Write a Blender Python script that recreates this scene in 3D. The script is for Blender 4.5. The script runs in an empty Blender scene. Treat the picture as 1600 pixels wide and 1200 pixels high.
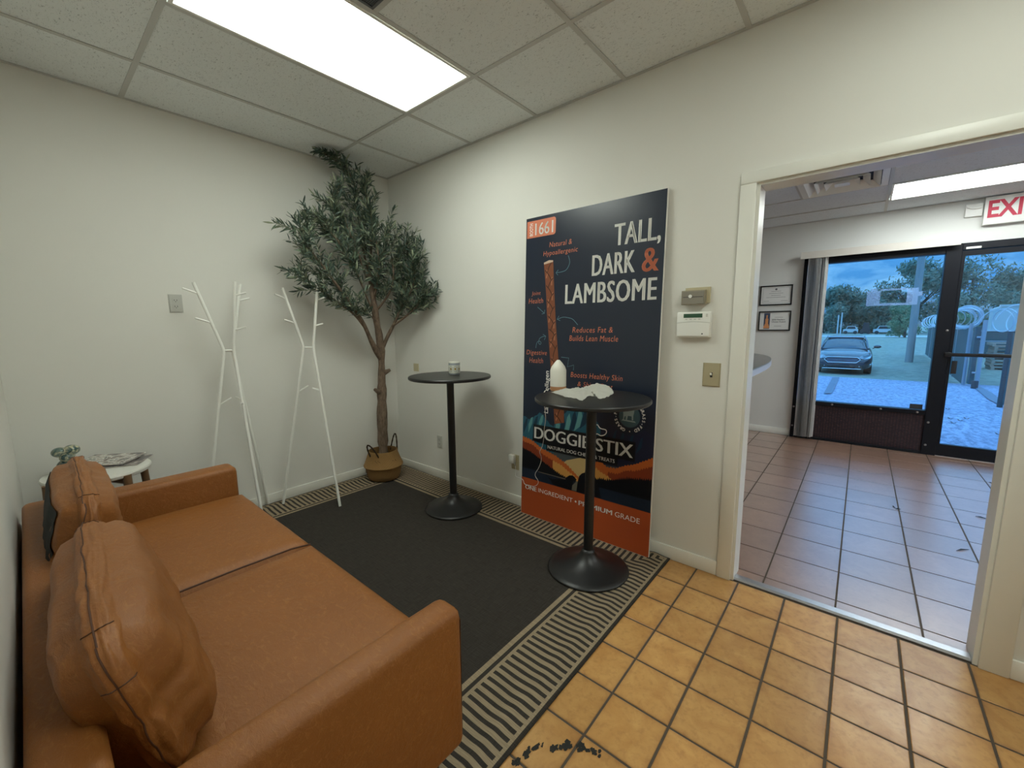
import bpy, bmesh, math, random
from mathutils import Vector, Matrix, Quaternion, noise
random.seed(7)
PI = math.pi
S = bpy.context.scene
C = S.collection

# ------------------------------------------------------------------ camera
cam_d = bpy.data.cameras.new('camera')
cam = bpy.data.objects.new('camera', cam_d); C.objects.link(cam)
yaw, pitch, roll = 0.8686, -0.1371, -0.0086
fw = Vector((math.sin(yaw)*math.cos(pitch), math.cos(yaw)*math.cos(pitch), math.sin(pitch)))
rt = Vector((math.cos(yaw), -math.sin(yaw), 0)); up = rt.cross(fw)
r2 = math.cos(roll)*rt + math.sin(roll)*up; u2 = -math.sin(roll)*rt + math.cos(roll)*up
M = Matrix((r2, u2, -fw)).transposed().to_4x4(); M.translation = (-2.3268, -3.4486, 1.3606)
cam.matrix_world = M
cam_d.sensor_width = 36; cam_d.lens = 36*642.98/1600; cam_d.clip_start = 0.02; cam_d.clip_end = 600
S.camera = cam
# ------------------------------------------------------------------ render colour
S.view_settings.view_transform = 'Standard'; S.view_settings.look = 'None'
S.view_settings.gamma = 1; S.view_settings.use_curve_mapping = False
S.view_settings.exposure = 0.0
S.cycles.use_denoising = True
S.cycles.max_bounces = 10; S.cycles.diffuse_bounces = 5; S.cycles.glossy_bounces = 4
S.cycles.transparent_max_bounces = 12; S.cycles.caustics_reflective = False; S.cycles.caustics_refractive = False
S.cycles.sample_clamp_indirect = 6

NEAR_LIGHT = 15.0       # fluorescent lens radiance, this room
FRONT_LIGHT = 20.0      # fluorescent lens radiance, front room
SKY = 1.0
# ------------------------------------------------------------------ node helpers
class NT:
    def __init__(s, tree): s.t = tree; s.n = tree.nodes; s.l = tree.links
    def node(s, typ, **kw):
        nd = s.n.new(typ)
        for k, v in kw.items(): setattr(nd, k, v)
        return nd
    def put(s, sock, v):
        if isinstance(v, bpy.types.NodeSocket): s.l.new(v, sock)
        elif isinstance(v, (tuple, list)):
            sock.default_value = (list(v)+[1])[:len(sock.default_value)]
        else: sock.default_value = v
    def m(s, op, a, b=0.0, c=None, clamp=False):
        nd = s.node('ShaderNodeMath', operation=op); nd.use_clamp = clamp
        s.put(nd.inputs[0], a); s.put(nd.inputs[1], b)
        if c is not None: s.put(nd.inputs[2], c)
        return nd.outputs[0]
    def mix(s, f, a, b, blend='MIX'):
        nd = s.node('ShaderNodeMix', data_type='RGBA', blend_type=blend)
        s.put(nd.inputs[0], f); s.put(nd.inputs[6], a); s.put(nd.inputs[7], b)
        return nd.outputs[2]
    def noise(s, vec, scale=5, detail=3, rough=.5, dist=0):
        nd = s.node('ShaderNodeTexNoise'); s.put(nd.inputs['Vector'], vec)
        nd.inputs['Scale'].default_value = scale; nd.inputs['Detail'].default_value = detail
        nd.inputs['Roughness'].default_value = rough; nd.inputs['Distortion'].default_value = dist
        return nd.outputs[0]
    def coord(s, which='Object', scale=(1,1,1), loc=(0,0,0)):
        tc = s.node('ShaderNodeTexCoord'); mp = s.node('ShaderNodeMapping')
        s.l.new(tc.outputs[which], mp.inputs[0]); mp.inputs['Scale'].default_value = scale; mp.inputs['Location'].default_value = loc
        return mp.outputs[0]
    def wpos(s, scale=(1,1,1)):
        g = s.node('ShaderNodeNewGeometry'); mp = s.node('ShaderNodeMapping')
        s.l.new(g.outputs['Position'], mp.inputs[0]); mp.inputs['Scale'].default_value = scale
        return mp.outputs[0]
    def ramp(s, f, stops):
        nd = s.node('ShaderNodeValToRGB'); s.put(nd.inputs[0], f); cr = nd.color_ramp
        while len(cr.elements) < len(stops): cr.elements.new(.5)
        for e, (p, c) in zip(cr.elements, stops): e.position = p; e.color = (list(c)+[1])[:4]
        return nd.outputs[0]
def srgb(r, g, b):
    f = lambda c: (c/255/12.92) if c/255 <= .04045 else ((c/255+.055)/1.055)**2.4
    return (f(r), f(g), f(b))
MATS = {}
def newmat(name):
    mt = bpy.data.materials.new(name); mt.use_nodes = True
    nt = NT(mt.node_tree); b = mt.node_tree.nodes['Principled BSDF']
    return mt, nt, b
def bump(nt, b, h, strength=.3, dist=.002):
    bp = nt.node('ShaderNodeBump'); bp.inputs['Strength'].default_value = strength; bp.inputs['Distance'].default_value = dist
    nt.put(bp.inputs['Height'], h); nt.l.new(bp.outputs[0], b.inputs['Normal'])
def mat(name, col, rough=.5, metal=0, var=0.0, vscale=8, stretch=(1,1,1), bmp=0, bscale=200, bdist=.001, spec=.5, coat=0, island=0):
    if name in MATS: return MATS[name]
    mt, nt, b = newmat(name)
    b.inputs['Roughness'].default_value = rough; b.inputs['Metallic'].default_value = metal
    b.inputs['Specular IOR Level'].default_value = spec; b.inputs['Coat Weight'].default_value = coat
    col = tuple(col); out = None
    if var:
        n = nt.noise(nt.wpos(stretch), vscale, 5, .6)
        out = nt.mix(n, [c*(1-var) for c in col], [min(1, c*(1+var)) for c in col])
    if island:
        oi = nt.node('ShaderNodeObjectInfo')
        src = out if out is not None else col
        hv = nt.node('ShaderNodeHueSaturation'); nt.put(hv.inputs['Color'], src)
        nt.put(hv.inputs['Value'], nt.m('MULTIPLY_ADD', oi.outputs['Random'], 2*island, 1-island))
        out = hv.outputs[0]
    nt.put(b.inputs['Base Color'], out if out is not None else col)
    if bmp: bump(nt, b, nt.noise(nt.wpos(stretch), bscale, 3, .6), bmp, bdist)
    MATS[name] = mt; return mt
def emis(name, col, strength):
    if name in MATS: return MATS[name]
    mt, nt, b = newmat(name)
    nt.put(b.inputs['Emission Color'], col); nt.put(b.inputs['Emission Strength'], strength); nt.put(b.inputs['Base Color'], (.8, .8, .8))
    MATS[name] = mt; return mt

# ------------------------------------------------------------------ world: bright blue overcast sky
W = bpy.data.worlds.new('sky'); S.world = W; W.use_nodes = True
wn = NT(W.node_tree); bg = W.node_tree.nodes['Background']
wc = wn.coord('Generated', (1, 1, 3.2))
wsep = wn.node('ShaderNodeSeparateXYZ'); wn.l.new(wn.coord('Generated'), wsep.inputs[0])
cl = wn.noise(wc, 7.5, 7, .62, .9)
cl2 = wn.ramp(cl, [(.40, (0,0,0)), (.60, (1,1,1))])
skyc = wn.mix(cl2, (.075, .34, .74), (.24, .60, .98))
grd = wn.m('MULTIPLY', wsep.outputs[2], 14.0, clamp=True)
wn.l.new(wn.mix(grd, (.12, .28, .45), skyc), bg.inputs[0])
# overcast skies brighten steadily towards the zenith
wn.l.new(wn.m('MULTIPLY_ADD', wn.m('MAXIMUM', wsep.outputs[2], 0.0), 2.6*SKY, .85*SKY), bg.inputs[1])

# ------------------------------------------------------------------ mesh helpers
def BM(): return bmesh.new()
def box(bm, x0, y0, z0, x1, y1, z1, bev=0, seg=2):
    vs = bmesh.ops.create_cube(bm, size=1)['verts']
    for v in vs: v.co = Vector(((x0+x1)/2+v.co.x*(x1-x0), (y0+y1)/2+v.co.y*(y1-y0), (z0+z1)/2+v.co.z*(z1-z0)))
    if bev:
        es = list({e for v in vs for e in v.link_edges})
        bmesh.ops.bevel(bm, geom=es, offset=bev, segments=seg, profile=.5, affect='EDGES')
    return bm
def frame_dir(d):
    d = d.normalized(); a = Vector((0,0,1)) if abs(d.z) < .9 else Vector((1,0,0))
    x = d.cross(a).normalized(); return x, d.cross(x)
def tube(bm, pts, r, seg=8, cap=True):
    pts = [Vector(p) for p in pts]; n = len(pts); rr = r if isinstance(r, (list, tuple)) else [r]*n
    rings = []; px = None
    for i, p in enumerate(pts):
        d = (pts[min(i+1, n-1)]-pts[max(i-1, 0)])
        if d.length < 1e-9: d = Vector((0,0,1))
        d.normalize()
        if px is None: x, y = frame_dir(d)
        else:
            x = (px - d*px.dot(d))
            if x.length < 1e-6: x, y = frame_dir(d)
            x.normalize(); y = d.cross(x)
        px = x
        rings.append([bm.verts.new(p+(x*math.cos(2*PI*k/seg)+y*math.sin(2*PI*k/seg))*rr[i]) for k in range(seg)])
    for a, b in zip(rings, rings[1:]):
        for k in range(seg): bm.faces.new((a[k], a[(k+1)%seg], b[(k+1)%seg], b[k]))
    if cap: bm.faces.new(rings[0][::-1]); bm.faces.new(rings[-1])
    return bm
def lathe(bm, prof, cx=0, cy=0, seg=40, wob=None):
    rings = []
    for r, z in prof:
        if r < 1e-6: rings.append([bm.verts.new((cx, cy, z))])
        else:
            ring = []
            for k in range(seg):
                a = 2*PI*k/seg; q = r*(wob(a, z) if wob else 1)
                ring.append(bm.verts.new((cx+q*math.cos(a), cy+q*math.sin(a), z)))
            rings.append(ring)
    for a, b in zip(rings, rings[1:]):
        for k in range(seg):
            if len(a) == 1 and len(b) == 1: continue
            if len(a) == 1: bm.faces.new((a[0], b[(k+1)%seg], b[k]))
            elif len(b) == 1: bm.faces.new((a[k], a[(k+1)%seg], b[0]))
            else: bm.faces.new((a[k], a[(k+1)%seg], b[(k+1)%seg], b[k]))
    return bm
def prism(bm, poly, h0, h1, f):
    """poly of (a,b); f(a,b,h)->Vector"""
    lo = [bm.verts.new(f(a, b, h0)) for a, b in poly]; hi = [bm.verts.new(f(a, b, h1)) for a, b in poly]
    bm.faces.new(lo[::-1]); bm.faces.new(hi); n = len(poly)
    for i in range(n): bm.faces.new((lo[i], lo[(i+1)%n], hi[(i+1)%n], hi[i]))
    return bm
def obj(name, bm, m, parent=None, smooth=False, world=True, kind=None, label=None):
    """bm is in world coordinates when world=True; the parent carries location only"""
    if parent is not None and world:
        o0 = Vector(parent.location); q = parent.parent
        while q is not None: o0 += Vector(q.location); q = q.parent
        bmesh.ops.translate(bm, verts=bm.verts, vec=-o0)
    bmesh.ops.recalc_face_normals(bm, faces=bm.faces)
    me = bpy.data.meshes.new(name); bm.to_mesh(me); bm.free()
    if isinstance(m, (list, tuple)):
        for k in m: me.materials.append(k)
    elif m is not None: me.materials.append(m)
    if smooth:
        for p in me.polygons: p.use_smooth = True
        if smooth != 'all':
            try: me.set_sharp_from_angle(angle=math.radians(38))
            except Exception: pass
    o = bpy.data.objects.new(name, me); C.objects.link(o)
    if parent is not None: o.parent = parent
    if kind: o['kind'] = kind
    if label: o['label'] = label
    return o
def thing(name, label, cat, loc=(0,0,0), group=None, kind=None):
    o = bpy.data.objects.new(name, None); o.empty_display_size = .05; C.objects.link(o); o.location = loc
    if label: o['label'] = label
    if cat: o['category'] = cat
    if group: o['group'] = group
    if kind: o['kind'] = kind
    return o
def tag(o, label, cat, group=None, kind=None):
    o['label'] = label; o['category'] = cat
    if group: o['group'] = group
    if kind: o['kind'] = kind
    return o
def struct(name, bm, m, parent=None, smooth=False):
    o = obj(name, bm, m, parent, smooth)
    if parent is None: o['kind'] = 'structure'
    return o
def B(*a, **k): return box(BM(), *a, **k)
def link_mesh(name, me, parent=None, loc=(0,0,0), rot=None, scl=None):
    o = bpy.data.objects.new(name, me); C.objects.link(o); o.location = loc
    if parent is not None: o.parent = parent
    if rot is not None: o.rotation_euler = rot
    if scl is not None: o.scale = scl
    return o

# ------------------------------------------------------------------ materials
wall_m = mat('painted_wall', (.735, .725, .68), .75, var=.02, vscale=2, bmp=.15, bscale=350, bdist=.0006)
wall_f = mat('painted_wall_front', (.72, .72, .69), .75, var=.02, vscale=2, bmp=.15, bscale=350, bdist=.0006)
trim_m = mat('trim_paint', (.76, .755, .70), .35, var=.03, vscale=6)
grout_m = mat('dark_grout', srgb(84, 74, 64), .9, var=.2, vscale=40)
tee_m = mat('ceiling_grid_metal', (.56, .56, .54), .5)
metal_l = mat('brushed_aluminium', (.55, .55, .55), .35, 1, var=.1, vscale=60)
black_m = mat('black_powder_coat', (.012, .012, .013), .38, var=.2, vscale=30, bmp=.1, bscale=900, bdist=.0003)
blackf = mat('dark_anodised_frame', (.004, .005, .009), .4, spec=.25)
white_pl = mat('white_plastic', (.80, .80, .76), .35)
white_mt = mat('white_enamel', (.85, .85, .80), .35)
ivory = mat('ivory_plastic', (.52, .46, .30), .4)

def tile_mat(name, c1, c2, c3, coat=0):
    mt, nt, b = newmat(name)
    oi = nt.node('ShaderNodeObjectInfo')
    pos = nt.wpos(); off = nt.node('ShaderNodeVectorMath', operation='ADD')
    cx = nt.node('ShaderNodeCombineXYZ'); nt.put(cx.inputs[0], nt.m('MULTIPLY', oi.outputs['Random'], 31.0)); nt.put(cx.inputs[2], nt.m('MULTIPLY', oi.outputs['Random'], 17.0))
    nt.l.new(pos, off.inputs[0]); nt.l.new(cx.outputs[0], off.inputs[1])
    n1 = nt.noise(off.outputs[0], 9, 6, .62, .8); n2 = nt.noise(off.outputs[0], 45, 4, .6)
    c = nt.mix(nt.ramp(n1, [(.35, (0,0,0)), (.68, (1,1,1))]), c1, c2)
    c = nt.mix(nt.m('MULTIPLY', nt.ramp(n2, [(.5, (0,0,0)), (.75, (1,1,1))]), .35), c, c3)
    # browned edges of each glazed tile
    tc = nt.node('ShaderNodeTexCoord'); sp = nt.node('ShaderNodeSeparateXYZ'); nt.l.new(tc.outputs['Generated'], sp.inputs[0])
    ex = nt.m('ABSOLUTE', nt.m('SUBTRACT', sp.outputs[0], .5)); ey = nt.m('ABSOLUTE', nt.m('SUBTRACT', sp.outputs[1], .5))
    e = nt.m('POWER', nt.m('MULTIPLY', nt.m('MAXIMUM', ex, ey), 2.0), 9.0)
    e = nt.m('MULTIPLY', e, nt.m('MULTIPLY_ADD', n1, 1.1, -.15, clamp=True), clamp=True)
    c = nt.mix(e, c, c3)
    hv = nt.node('ShaderNodeHueSaturation'); nt.put(hv.inputs['Color'], c)
    nt.put(hv.inputs['Value'], nt.m('MULTIPLY_ADD', oi.outputs['Random'], .22, .89)); nt.l.new(hv.outputs[0], b.inputs['Base Color'])
    nt.put(b.inputs['Roughness'], nt.m('MULTIPLY_ADD', n1, .18, .22)); b.inputs['Specular IOR Level'].default_value = .5
    b.inputs['Coat Weight'].default_value = coat; b.inputs['Coat IOR'].default_value = 2.6; b.inputs['Coat Roughness'].default_value = .30
    bump(nt, b, n1, .12, .003)
    return mt
tile_near = tile_mat('glazed_ochre_tile', srgb(206, 160, 100), srgb(188, 138, 80), srgb(140, 92, 50))
tile_front = tile_mat('glazed_tan_tile', srgb(158, 124, 104), srgb(142, 106, 88), srgb(104, 74, 60), 1.0)

def ceil_mat(name, col):
    mt, nt, b = newmat(name); p = nt.wpos((1, .45, 1))
    n = nt.noise(p, 140, 2, .5, 1.5); pits = nt.ramp(n, [(.30, (0,0,0)), (.40, (1,1,1))])
    n2 = nt.noise(nt.wpos(), 350, 2, .6)
    c = nt.mix(pits, [k*.62 for k in col], col); nt.l.new(c, b.inputs['Base Color'])
    b.inputs['Roughness'].default_value = .9
    bump(nt, b, nt.m('ADD', pits, nt.m('MULTIPLY', n2, .4)), .5, .002)
    return mt
ctile_m = ceil_mat('mineral_fibre_tile', (.83, .86, .86)); ctile_f = ceil_mat('mineral_fibre_tile_front', (.76, .81, .86))

# ------------------------------------------------------------------ ROOM SHELL (near room x<0, y<0 ; front room x>0.11)
H = 2.717; HF = 2.53; XL = -2.42; YB = -5.6; XF = 3.69
YF0, YF1 = -1.0, -6.4
floor = thing('floor', None, None, (0, 0, 0), kind='structure')
obj('grout_bed', B(XL, YB, -.12, .04, 0, -.003), grout_m, floor)
obj('grout_bed', B(.04, YF1, -.12, XF, YF0, -.003), grout_m, floor)
def tiles(xs, ys, g, m, jit=.0006):
    """one part per tile; full tiles share a mesh"""
    cache = {}
    for i in range(len(xs)-1):
        for j in range(len(ys)-1):
            w = abs(xs[i+1]-xs[i])-g; d = abs(ys[j+1]-ys[j])-g
            if w < .01 or d < .01: continue
            key = (round(w, 3), round(d, 3))
            if key not in cache:
                bm = BM(); t = [(-w/2, -d/2), (w/2, -d/2), (w/2, d/2), (-w/2, d/2)]; e = .0022 if m is tile_near else .0007
                lo = [bm.verts.new((a, b, -.006)) for a, b in t]
                mi = [bm.verts.new((a, b, -.0015)) for a, b in t]
                hi = [bm.verts.new((a*(1-2*e/w), b*(1-2*e/d), 0)) for a, b in t]
                for q0, q1 in ((lo, mi), (mi, hi)):
                    for k in range(4): bm.faces.new((q0[k], q0[(k+1)%4], q1[(k+1)%4], q1[k]))
                bm.faces.new(hi)
                me = bpy.data.meshes.new('floor_tile'); bm.to_mesh(me); bm.free(); me.materials.append(m); cache[key] = me
            link_mesh('floor_tile', cache[key], floor, ((xs[i]+xs[i+1])/2, (ys[j]+ys[j+1])/2, random.uniform(-jit, jit)*.5))
xs = [-.001-k*.2085 for k in range(12)] + [XL]; ys = [-2.6351-k*.2085 for k in range(0, 14)]
ys = [y for y in ys if y > YB]+[YB]
tiles(xs, ys, .0085, tile_near)
xs = [.0, .143]+[.143+k*.3085 for k in range(1, 12)]+[XF]; ys = [YF0]+[-2.241+.3048*3-k*.3045 for k in range(0, 30)]
ys = [y for y in ys if YF1 < y <= YF0]+[YF1]; xs[0] = .06
tiles(xs, ys, .0075, tile_front)

# walls
struct('wall_far', B(XL-.12, 0, 0, .11, .12, H), wall_m)
struct('wall_left', B(XL-.12, YB, 0, XL, 0, H), wall_m)
struct('wall_near', B(XL-.12, YB-.12, 0, .11, YB, H), wall_m)
DY0, DY1, DZ = -3.015, -3.908, 2.027     # doorway
bm = BM(); box(bm, 0, DY0, 0, .11, 0, H); box(bm, 0, YB, 0, .11, DY1, H); box(bm, 0, DY1, DZ, .11, DY0, H)
struct('wall_right', bm, wall_m)
WX = XF
bm = BM(); box(bm, WX, -2.868, 0, WX+.16, YF0, HF+.2); box(bm, WX, -5.10, 2.13, WX+.16, -2.868, HF+.2); box(bm, WX, YF1, 0, WX+.16, -5.10, HF+.2)
struct('wall_entrance', bm, wall_f)
struct('wall_lobby_left', B(.11, YF0, 0, WX, YF0+.12, HF+.2), wall_f)
struct('wall_lobby_right', B(.11, YF1-.12, 0, WX, YF1, HF+.2), wall_f)
# baseboards
def baseboard(name, x0, y0, x1, y1):
    return struct(name, B(x0, y0, 0, x1, y1, .082, bev=.005), trim_m, smooth=True)
baseboard('baseboard_far', XL, -.013, 0, 0)
baseboard('baseboard_left', XL, YB, XL+.013, -.013)
baseboard('baseboard_right', -.013, -2.945, 0, -.013)
baseboard('baseboard_right_front', -.013, YB, 0, -3.99)
baseboard('baseboard_entrance', WX-.013, -2.86, WX, YF0)
# doorway trim
def casing(name, y0, z0, y1, z1):
    bm = B(-.017, y0, z0, 0, y1, z1, bev=.004); return struct(name, bm, trim_m, smooth=True)
casing('trim_1', -3.013, 0, -2.945, DZ)
casing('trim_2', -3.992, 0, -3.910, DZ)
casing('trim_3', -3.992, DZ, -2.945, DZ+.055)
struct('trim_4', B(0, DY0-.012, 0, .125, DY0, DZ), trim_m)
struct('trim_5', B(0, DY1, 0, .125, DY1+.012, DZ), trim_m)
struct('trim_6', B(0, DY1+.012, DZ-.012, .125, DY0-.012, DZ), trim_m)
bm = BM(); prism(bm, [(.008, .0), (.008, .004), (.02, .010), (.058, .010), (.070, .003), (.070, 0)], DY1+.013, DY0-.013, lambda a, b, h: Vector((a, h, b)))
struct('trim_7', bm, metal_l)

# ceilings
def ceiling(name, x0, x1, y0, y1, z, xl, yl, m, skip):
    c = thing(name, None, None, (0, 0, 0), kind='structure')
    obj('ceiling_deck', B(x0, y0, z+.16, x1, y1, z+.2), mat('plenum_dark', (.05, .05, .05), .9), c)
    xl = sorted([x for x in xl if x0 < x < x1]+[x0, x1]); yl = sorted([y for y in yl if y0 < y < y1]+[y0, y1])
    cache = {}
    for i in range(len(xl)-1):
        for j in range(len(yl)-1):
            cxm, cym = (xl[i]+xl[i+1])/2, (yl[j]+yl[j+1])/2
            if skip(cxm, cym): continue
            w = xl[i+1]-xl[i]-.004; d = yl[j+1]-yl[j]-.004
            if w < .02 or d < .02: continue
            key = (round(w, 3), round(d, 3))
            if key not in cache:
                b_ = B(-w/2, -d/2, 0, w/2, d/2, .016); me = bpy.data.meshes.new('ceiling_tile'); b_.to_mesh(me); b_.free(); me.materials.append(m); cache[key] = me
            link_mesh('ceiling_tile', cache[key], c, (cxm, cym, z+.003+random.uniform(0, .002)))
    for x in xl[1:-1]: obj('ceiling_tee', B(x-.012, y0, z-.001, x+.012, y1, z+.0025), tee_m, c)
    for y in yl[1:-1]: obj('ceiling_tee', B(x0, y-.012, z-.0013, x1, y+.012, z+.0022), tee_m, c)
    for a in ((x0, y0, x0+.02, y1), (x1-.02, y0, x1, y1), (x0, y0, x1, y0+.02), (x0, y1-.02, x1, y1)):
        obj('wall_angle', B(a[0], a[1], z-.0016, a[2], a[3], z+.002), tee_m, c)
    return c
yg = [-.499-.6096*k for k in range(9)]; LX = -.5776
near_ceiling = ceiling('ceiling', XL, 0, YB, 0, H, [LX, LX-1.2192], yg, ctile_m,
    lambda x, y: (LX-1.2192 < x < LX) and (yg[2] < y < yg[1] or yg[3] < y < yg[2] or yg[6] < y < yg[5]))
# tile next to the return grille
box_t = B(LX-.6096+.002, yg[3]+.002, H+.003, LX-.002, yg[2]-.002, H+.019); obj('ceiling_tile', box_t, ctile_m, near_ceiling)
obj('ceiling_tee', B(LX-.6216, yg[3], H-.001, LX-.5976, yg[2], H+.002), tee_m, near_ceiling)
FX = [.12+.61*0+.0, .73, 1.34, 1.95, 2.56, 3.17]; FY = [-3.53+1.2192, -3.53, -3.53-1.2192, -3.53-2.4384]
front_ceiling = ceiling('ceiling_lobby', .11, WX, YF1, YF0, HF, FX[1:], FY, ctile_f,
    lambda x, y: (2.56 < x < 3.17 and -4.75 < y < -3.53) or (.73 < x < 1.34 and -5.97 < y < -4.75) or (1.95 < x < 2.56 and -3.53 < y < -2.31))
obj('ceiling_tee', B(1.96, -2.932, HF-.001, 2.55, -2.908, HF+.002), tee_m, front_ceiling)
obj('ceiling_tile', B(1.952, -2.918, HF+.003, 2.558, -2.313, HF+.019), ctile_f, front_ceiling)

# ------------------------------------------------------------------ LIGHT FIXTURES
def lens_mat(name, col, s, axis, centre, half):
    mt, nt, b = newmat(name)
    sp = nt.node('ShaderNodeSeparateXYZ'); nt.l.new(nt.wpos(), sp.inputs[0])
    t = nt.m('ABSOLUTE', nt.m('DIVIDE', nt.m('SUBTRACT', sp.outputs[axis], centre), half))   # 0 centre .. 1 edge
    d = nt.m('ABSOLUTE', nt.m('SUBTRACT', t, .45))                                            # two tubes behind the lens
    g = nt.m('SUBTRACT', 1.0, nt.m('MULTIPLY', d, .75), clamp=True)
    vor = nt.node('ShaderNodeTexVoronoi'); nt.l.new(nt.wpos(), vor.inputs['Vector']); vor.inputs['Scale'].default_value = 120
    g = nt.m('MULTIPLY', g, nt.m('MULTIPLY_ADD', vor.outputs[0], .18, .9))
    nt.put(b.inputs['Emission Color'], col); nt.put(b.inputs['Emission Strength'], nt.m('MULTIPLY', g, s)); nt.put(b.inputs['Base Color'], (.6, .6, .6))
    return mt
def fixture(name, x0, x1, y0, y1, z, m, label, group=None):
    t = thing(name, label, 'ceiling light', ((x0+x1)/2, (y0+y1)/2, z), group)
    bm = BM(); f = .014
    for a in ((x0, y0, x1, y0+f), (x0, y1-f, x1, y1), (x0, y0+f, x0+f, y1-f), (x1-f, y0+f, x1, y1-f)): box(bm, a[0], a[1], z-.004, a[2], a[3], z+.006)
    obj('frame', bm, white_mt, t)
    obj('housing', B(x0+.004, y0+.004, z+.02, x1-.004, y1-.004, z+.11), white_mt, t)
    obj('diffuser', B(x0+f, y0+f, z+.003, x1-f, y1-f, z+.008), m, t)
    return t
GREENW = (.93, 1.0, .90)
yc = (yg[1]+yg[2])/2
fixture('ceiling_light', LX-1.2192+.016, LX-.016, yg[2]+.016, yg[1]-.016, H, lens_mat('lens_near', GREENW, NEAR_LIGHT, 1, yc, .29), 'long fluorescent ceiling light set in the tiles above the sofa')
yc2 = (yg[5]+yg[6])/2
fixture('ceiling_light', LX-1.2192+.016, LX-.016, yg[6]+.016, yg[5]-.016, H, lens_mat('lens_near_2', GREENW, NEAR_LIGHT*.85, 1, yc2, .29), 'fluorescent ceiling light behind the viewer, past the doorway')
fixture('ceiling_light', 2.576, 3.154, -4.74, -3.546, HF, lens_mat('lens_front', (.93, 1.0, .98), FRONT_LIGHT, 0, 2.865, .28), 'bright fluorescent ceiling light beyond the doorway near the exit sign')

fixture('ceiling_light', .746, 1.324, -5.96, -4.766, HF, lens_mat('lens_front_added', (.93, 1.0, .98), FRONT_LIGHT, 0, 1.035, .28), 'second lobby fluorescent ceiling light, hidden right of the doorway')  # extra fixture added out of view to brighten the lobby
# return grille (dark) in the near ceiling
t = thing('return_grille', 'dark grey perforated return air grille beside the ceiling light', 'vent', (LX-.914, (yg[2]+yg[3])/2, H))
def grille_mat():
    mt, nt, b = newmat('perforated_grille')
    v = nt.node('ShaderNodeTexVoronoi'); nt.l.new(nt.wpos(), v.inputs['Vector']); v.inputs['Scale'].default_value = 110; v.inputs['Randomness'].default_value = .1
    nt.l.new(nt.ramp(v.outputs[0], [(.3, (.02, .022, .026)), (.5, (.105, .11, .125))]), b.inputs['Base Color']); b.inputs['Roughness'].default_value = .55
    return mt
x0, x1, y0, y1 = LX-1.2192+.012, LX-.6216, yg[3]+.012, yg[2]-.012
bm = BM(); f = .012
for a in ((x0, y0, x1, y0+f), (x0, y1-f, x1, y1), (x0, y0+f, x0+f, y1-f), (x1-f, y0+f, x1, y1-f)): box(bm, a[0], a[1], H-.002, a[2], a[3], H+.006)
obj('frame', bm, mat('grille_grey', (.12, .125, .14), .5), t)
obj('perforated_face', B(x0+f, y0+f, H+.001, x1-f, y1-f, H+.004), grille_mat(), t)

# four-way supply vent in the lobby ceiling
vx, vy = 2.255, -3.22
t = thing('ceiling_vent', 'white four-way louvred air vent in the ceiling past the doorway', 'vent', (vx, vy, HF))
obj('duct_box', B(vx-.27, vy-.27, HF+.05, vx+.27, vy+.27, HF+.09), mat('duct_dark', (.03, .035, .06), .8), t)
def sqring(bm, a0, z0, a1, z1, th=.004):
    for s in range(4):
        R_ = Matrix.Rotation(s*PI/2, 3, 'Z')
        q = [Vector((-a0, -a0, z0)), Vector((a0, -a0, z0)), Vector((a1, -a1, z1)), Vector((-a1, -a1, z1))]
        v = [bm.verts.new(R_@p+Vector((vx, vy, 0))) for p in q]; w = [bm.verts.new(R_@(p+Vector((0, 0, th)))+Vector((vx, vy, 0))) for p in q]
        bm.faces.new(v); bm.faces.new(w[::-1])
        for k in range(4): bm.faces.new((v[k], v[(k+1)%4], w[(k+1)%4], w[k]))
obj('frame', (lambda b_: (sqring(b_, .295, HF-.003, .25, HF-.001), b_)[1])(BM()), white_mt, t)
for a0, a1 in ((.245, .195), (.18, .13), (.115, .065)):
    bm = BM(); sqring(bm, a0, HF-.012, a1, HF+.035); obj('louvre', bm, white_mt, t)
obj('louvre', B(vx-.05, vy-.05, HF-.01, vx+.05, vy+.05, HF-.004), white_mt, t)

# ------------------------------------------------------------------ ENTRANCE: window, door
glass_m, nt, b = newmat('window_glass')
for nd in list(nt.n): 
    if nd.type != 'OUTPUT_MATERIAL': nt.n.remove(nd)
outn = nt.n[0]; tr = nt.node('ShaderNodeBsdfTransparent'); tr.inputs[0].default_value = (.90, .95, 1, 1)
gl = nt.node('ShaderNodeBsdfGlossy'); gl.inputs['Roughness'].default_value = .01
fr = nt.node('ShaderNodeFresnel'); fr.inputs[0].default_value = 1.45
mx = nt.node('ShaderNodeMixShader'); nt.l.new(fr.outputs[0], mx.inputs[0]); nt.l.new(tr.outputs[0], mx.inputs[1]); nt.l.new(gl.outputs[0], mx.inputs[2]); nt.l.new(mx.outputs[0], outn.inputs[0])
bolt_m = mat('bolt_head', (.35, .33, .32), .35, 1)
w1 = thing('window_1', None, None, (WX, -3.45, 0), kind='structure')
X0, X1 = WX-.035, WX+.07
obj('window_frame', B(X0, -2.905, 0, X1, -2.868, 2.13, bev=.003), blackf, w1)
obj('window_frame', B(X0, -4.13, 0, X1, -4.020, 2.13, bev=.003), blackf, w1)
obj('window_frame', B(X0, -4.020, 2.045, X1, -2.905, 2.13, bev=.003), blackf, w1)
obj('window_sill', B(X0, -4.020, .418, X1, -2.905, .462, bev=.003), blackf, w1)
obj('window_frame', B(X0, -4.020, 0, X1, -2.905, .03, bev=.003), blackf, w1)
obj('glass_pane', B(WX+.015, -4.020, .462, WX+.021, -2.905, 2.045), glass_m, w1)
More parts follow.
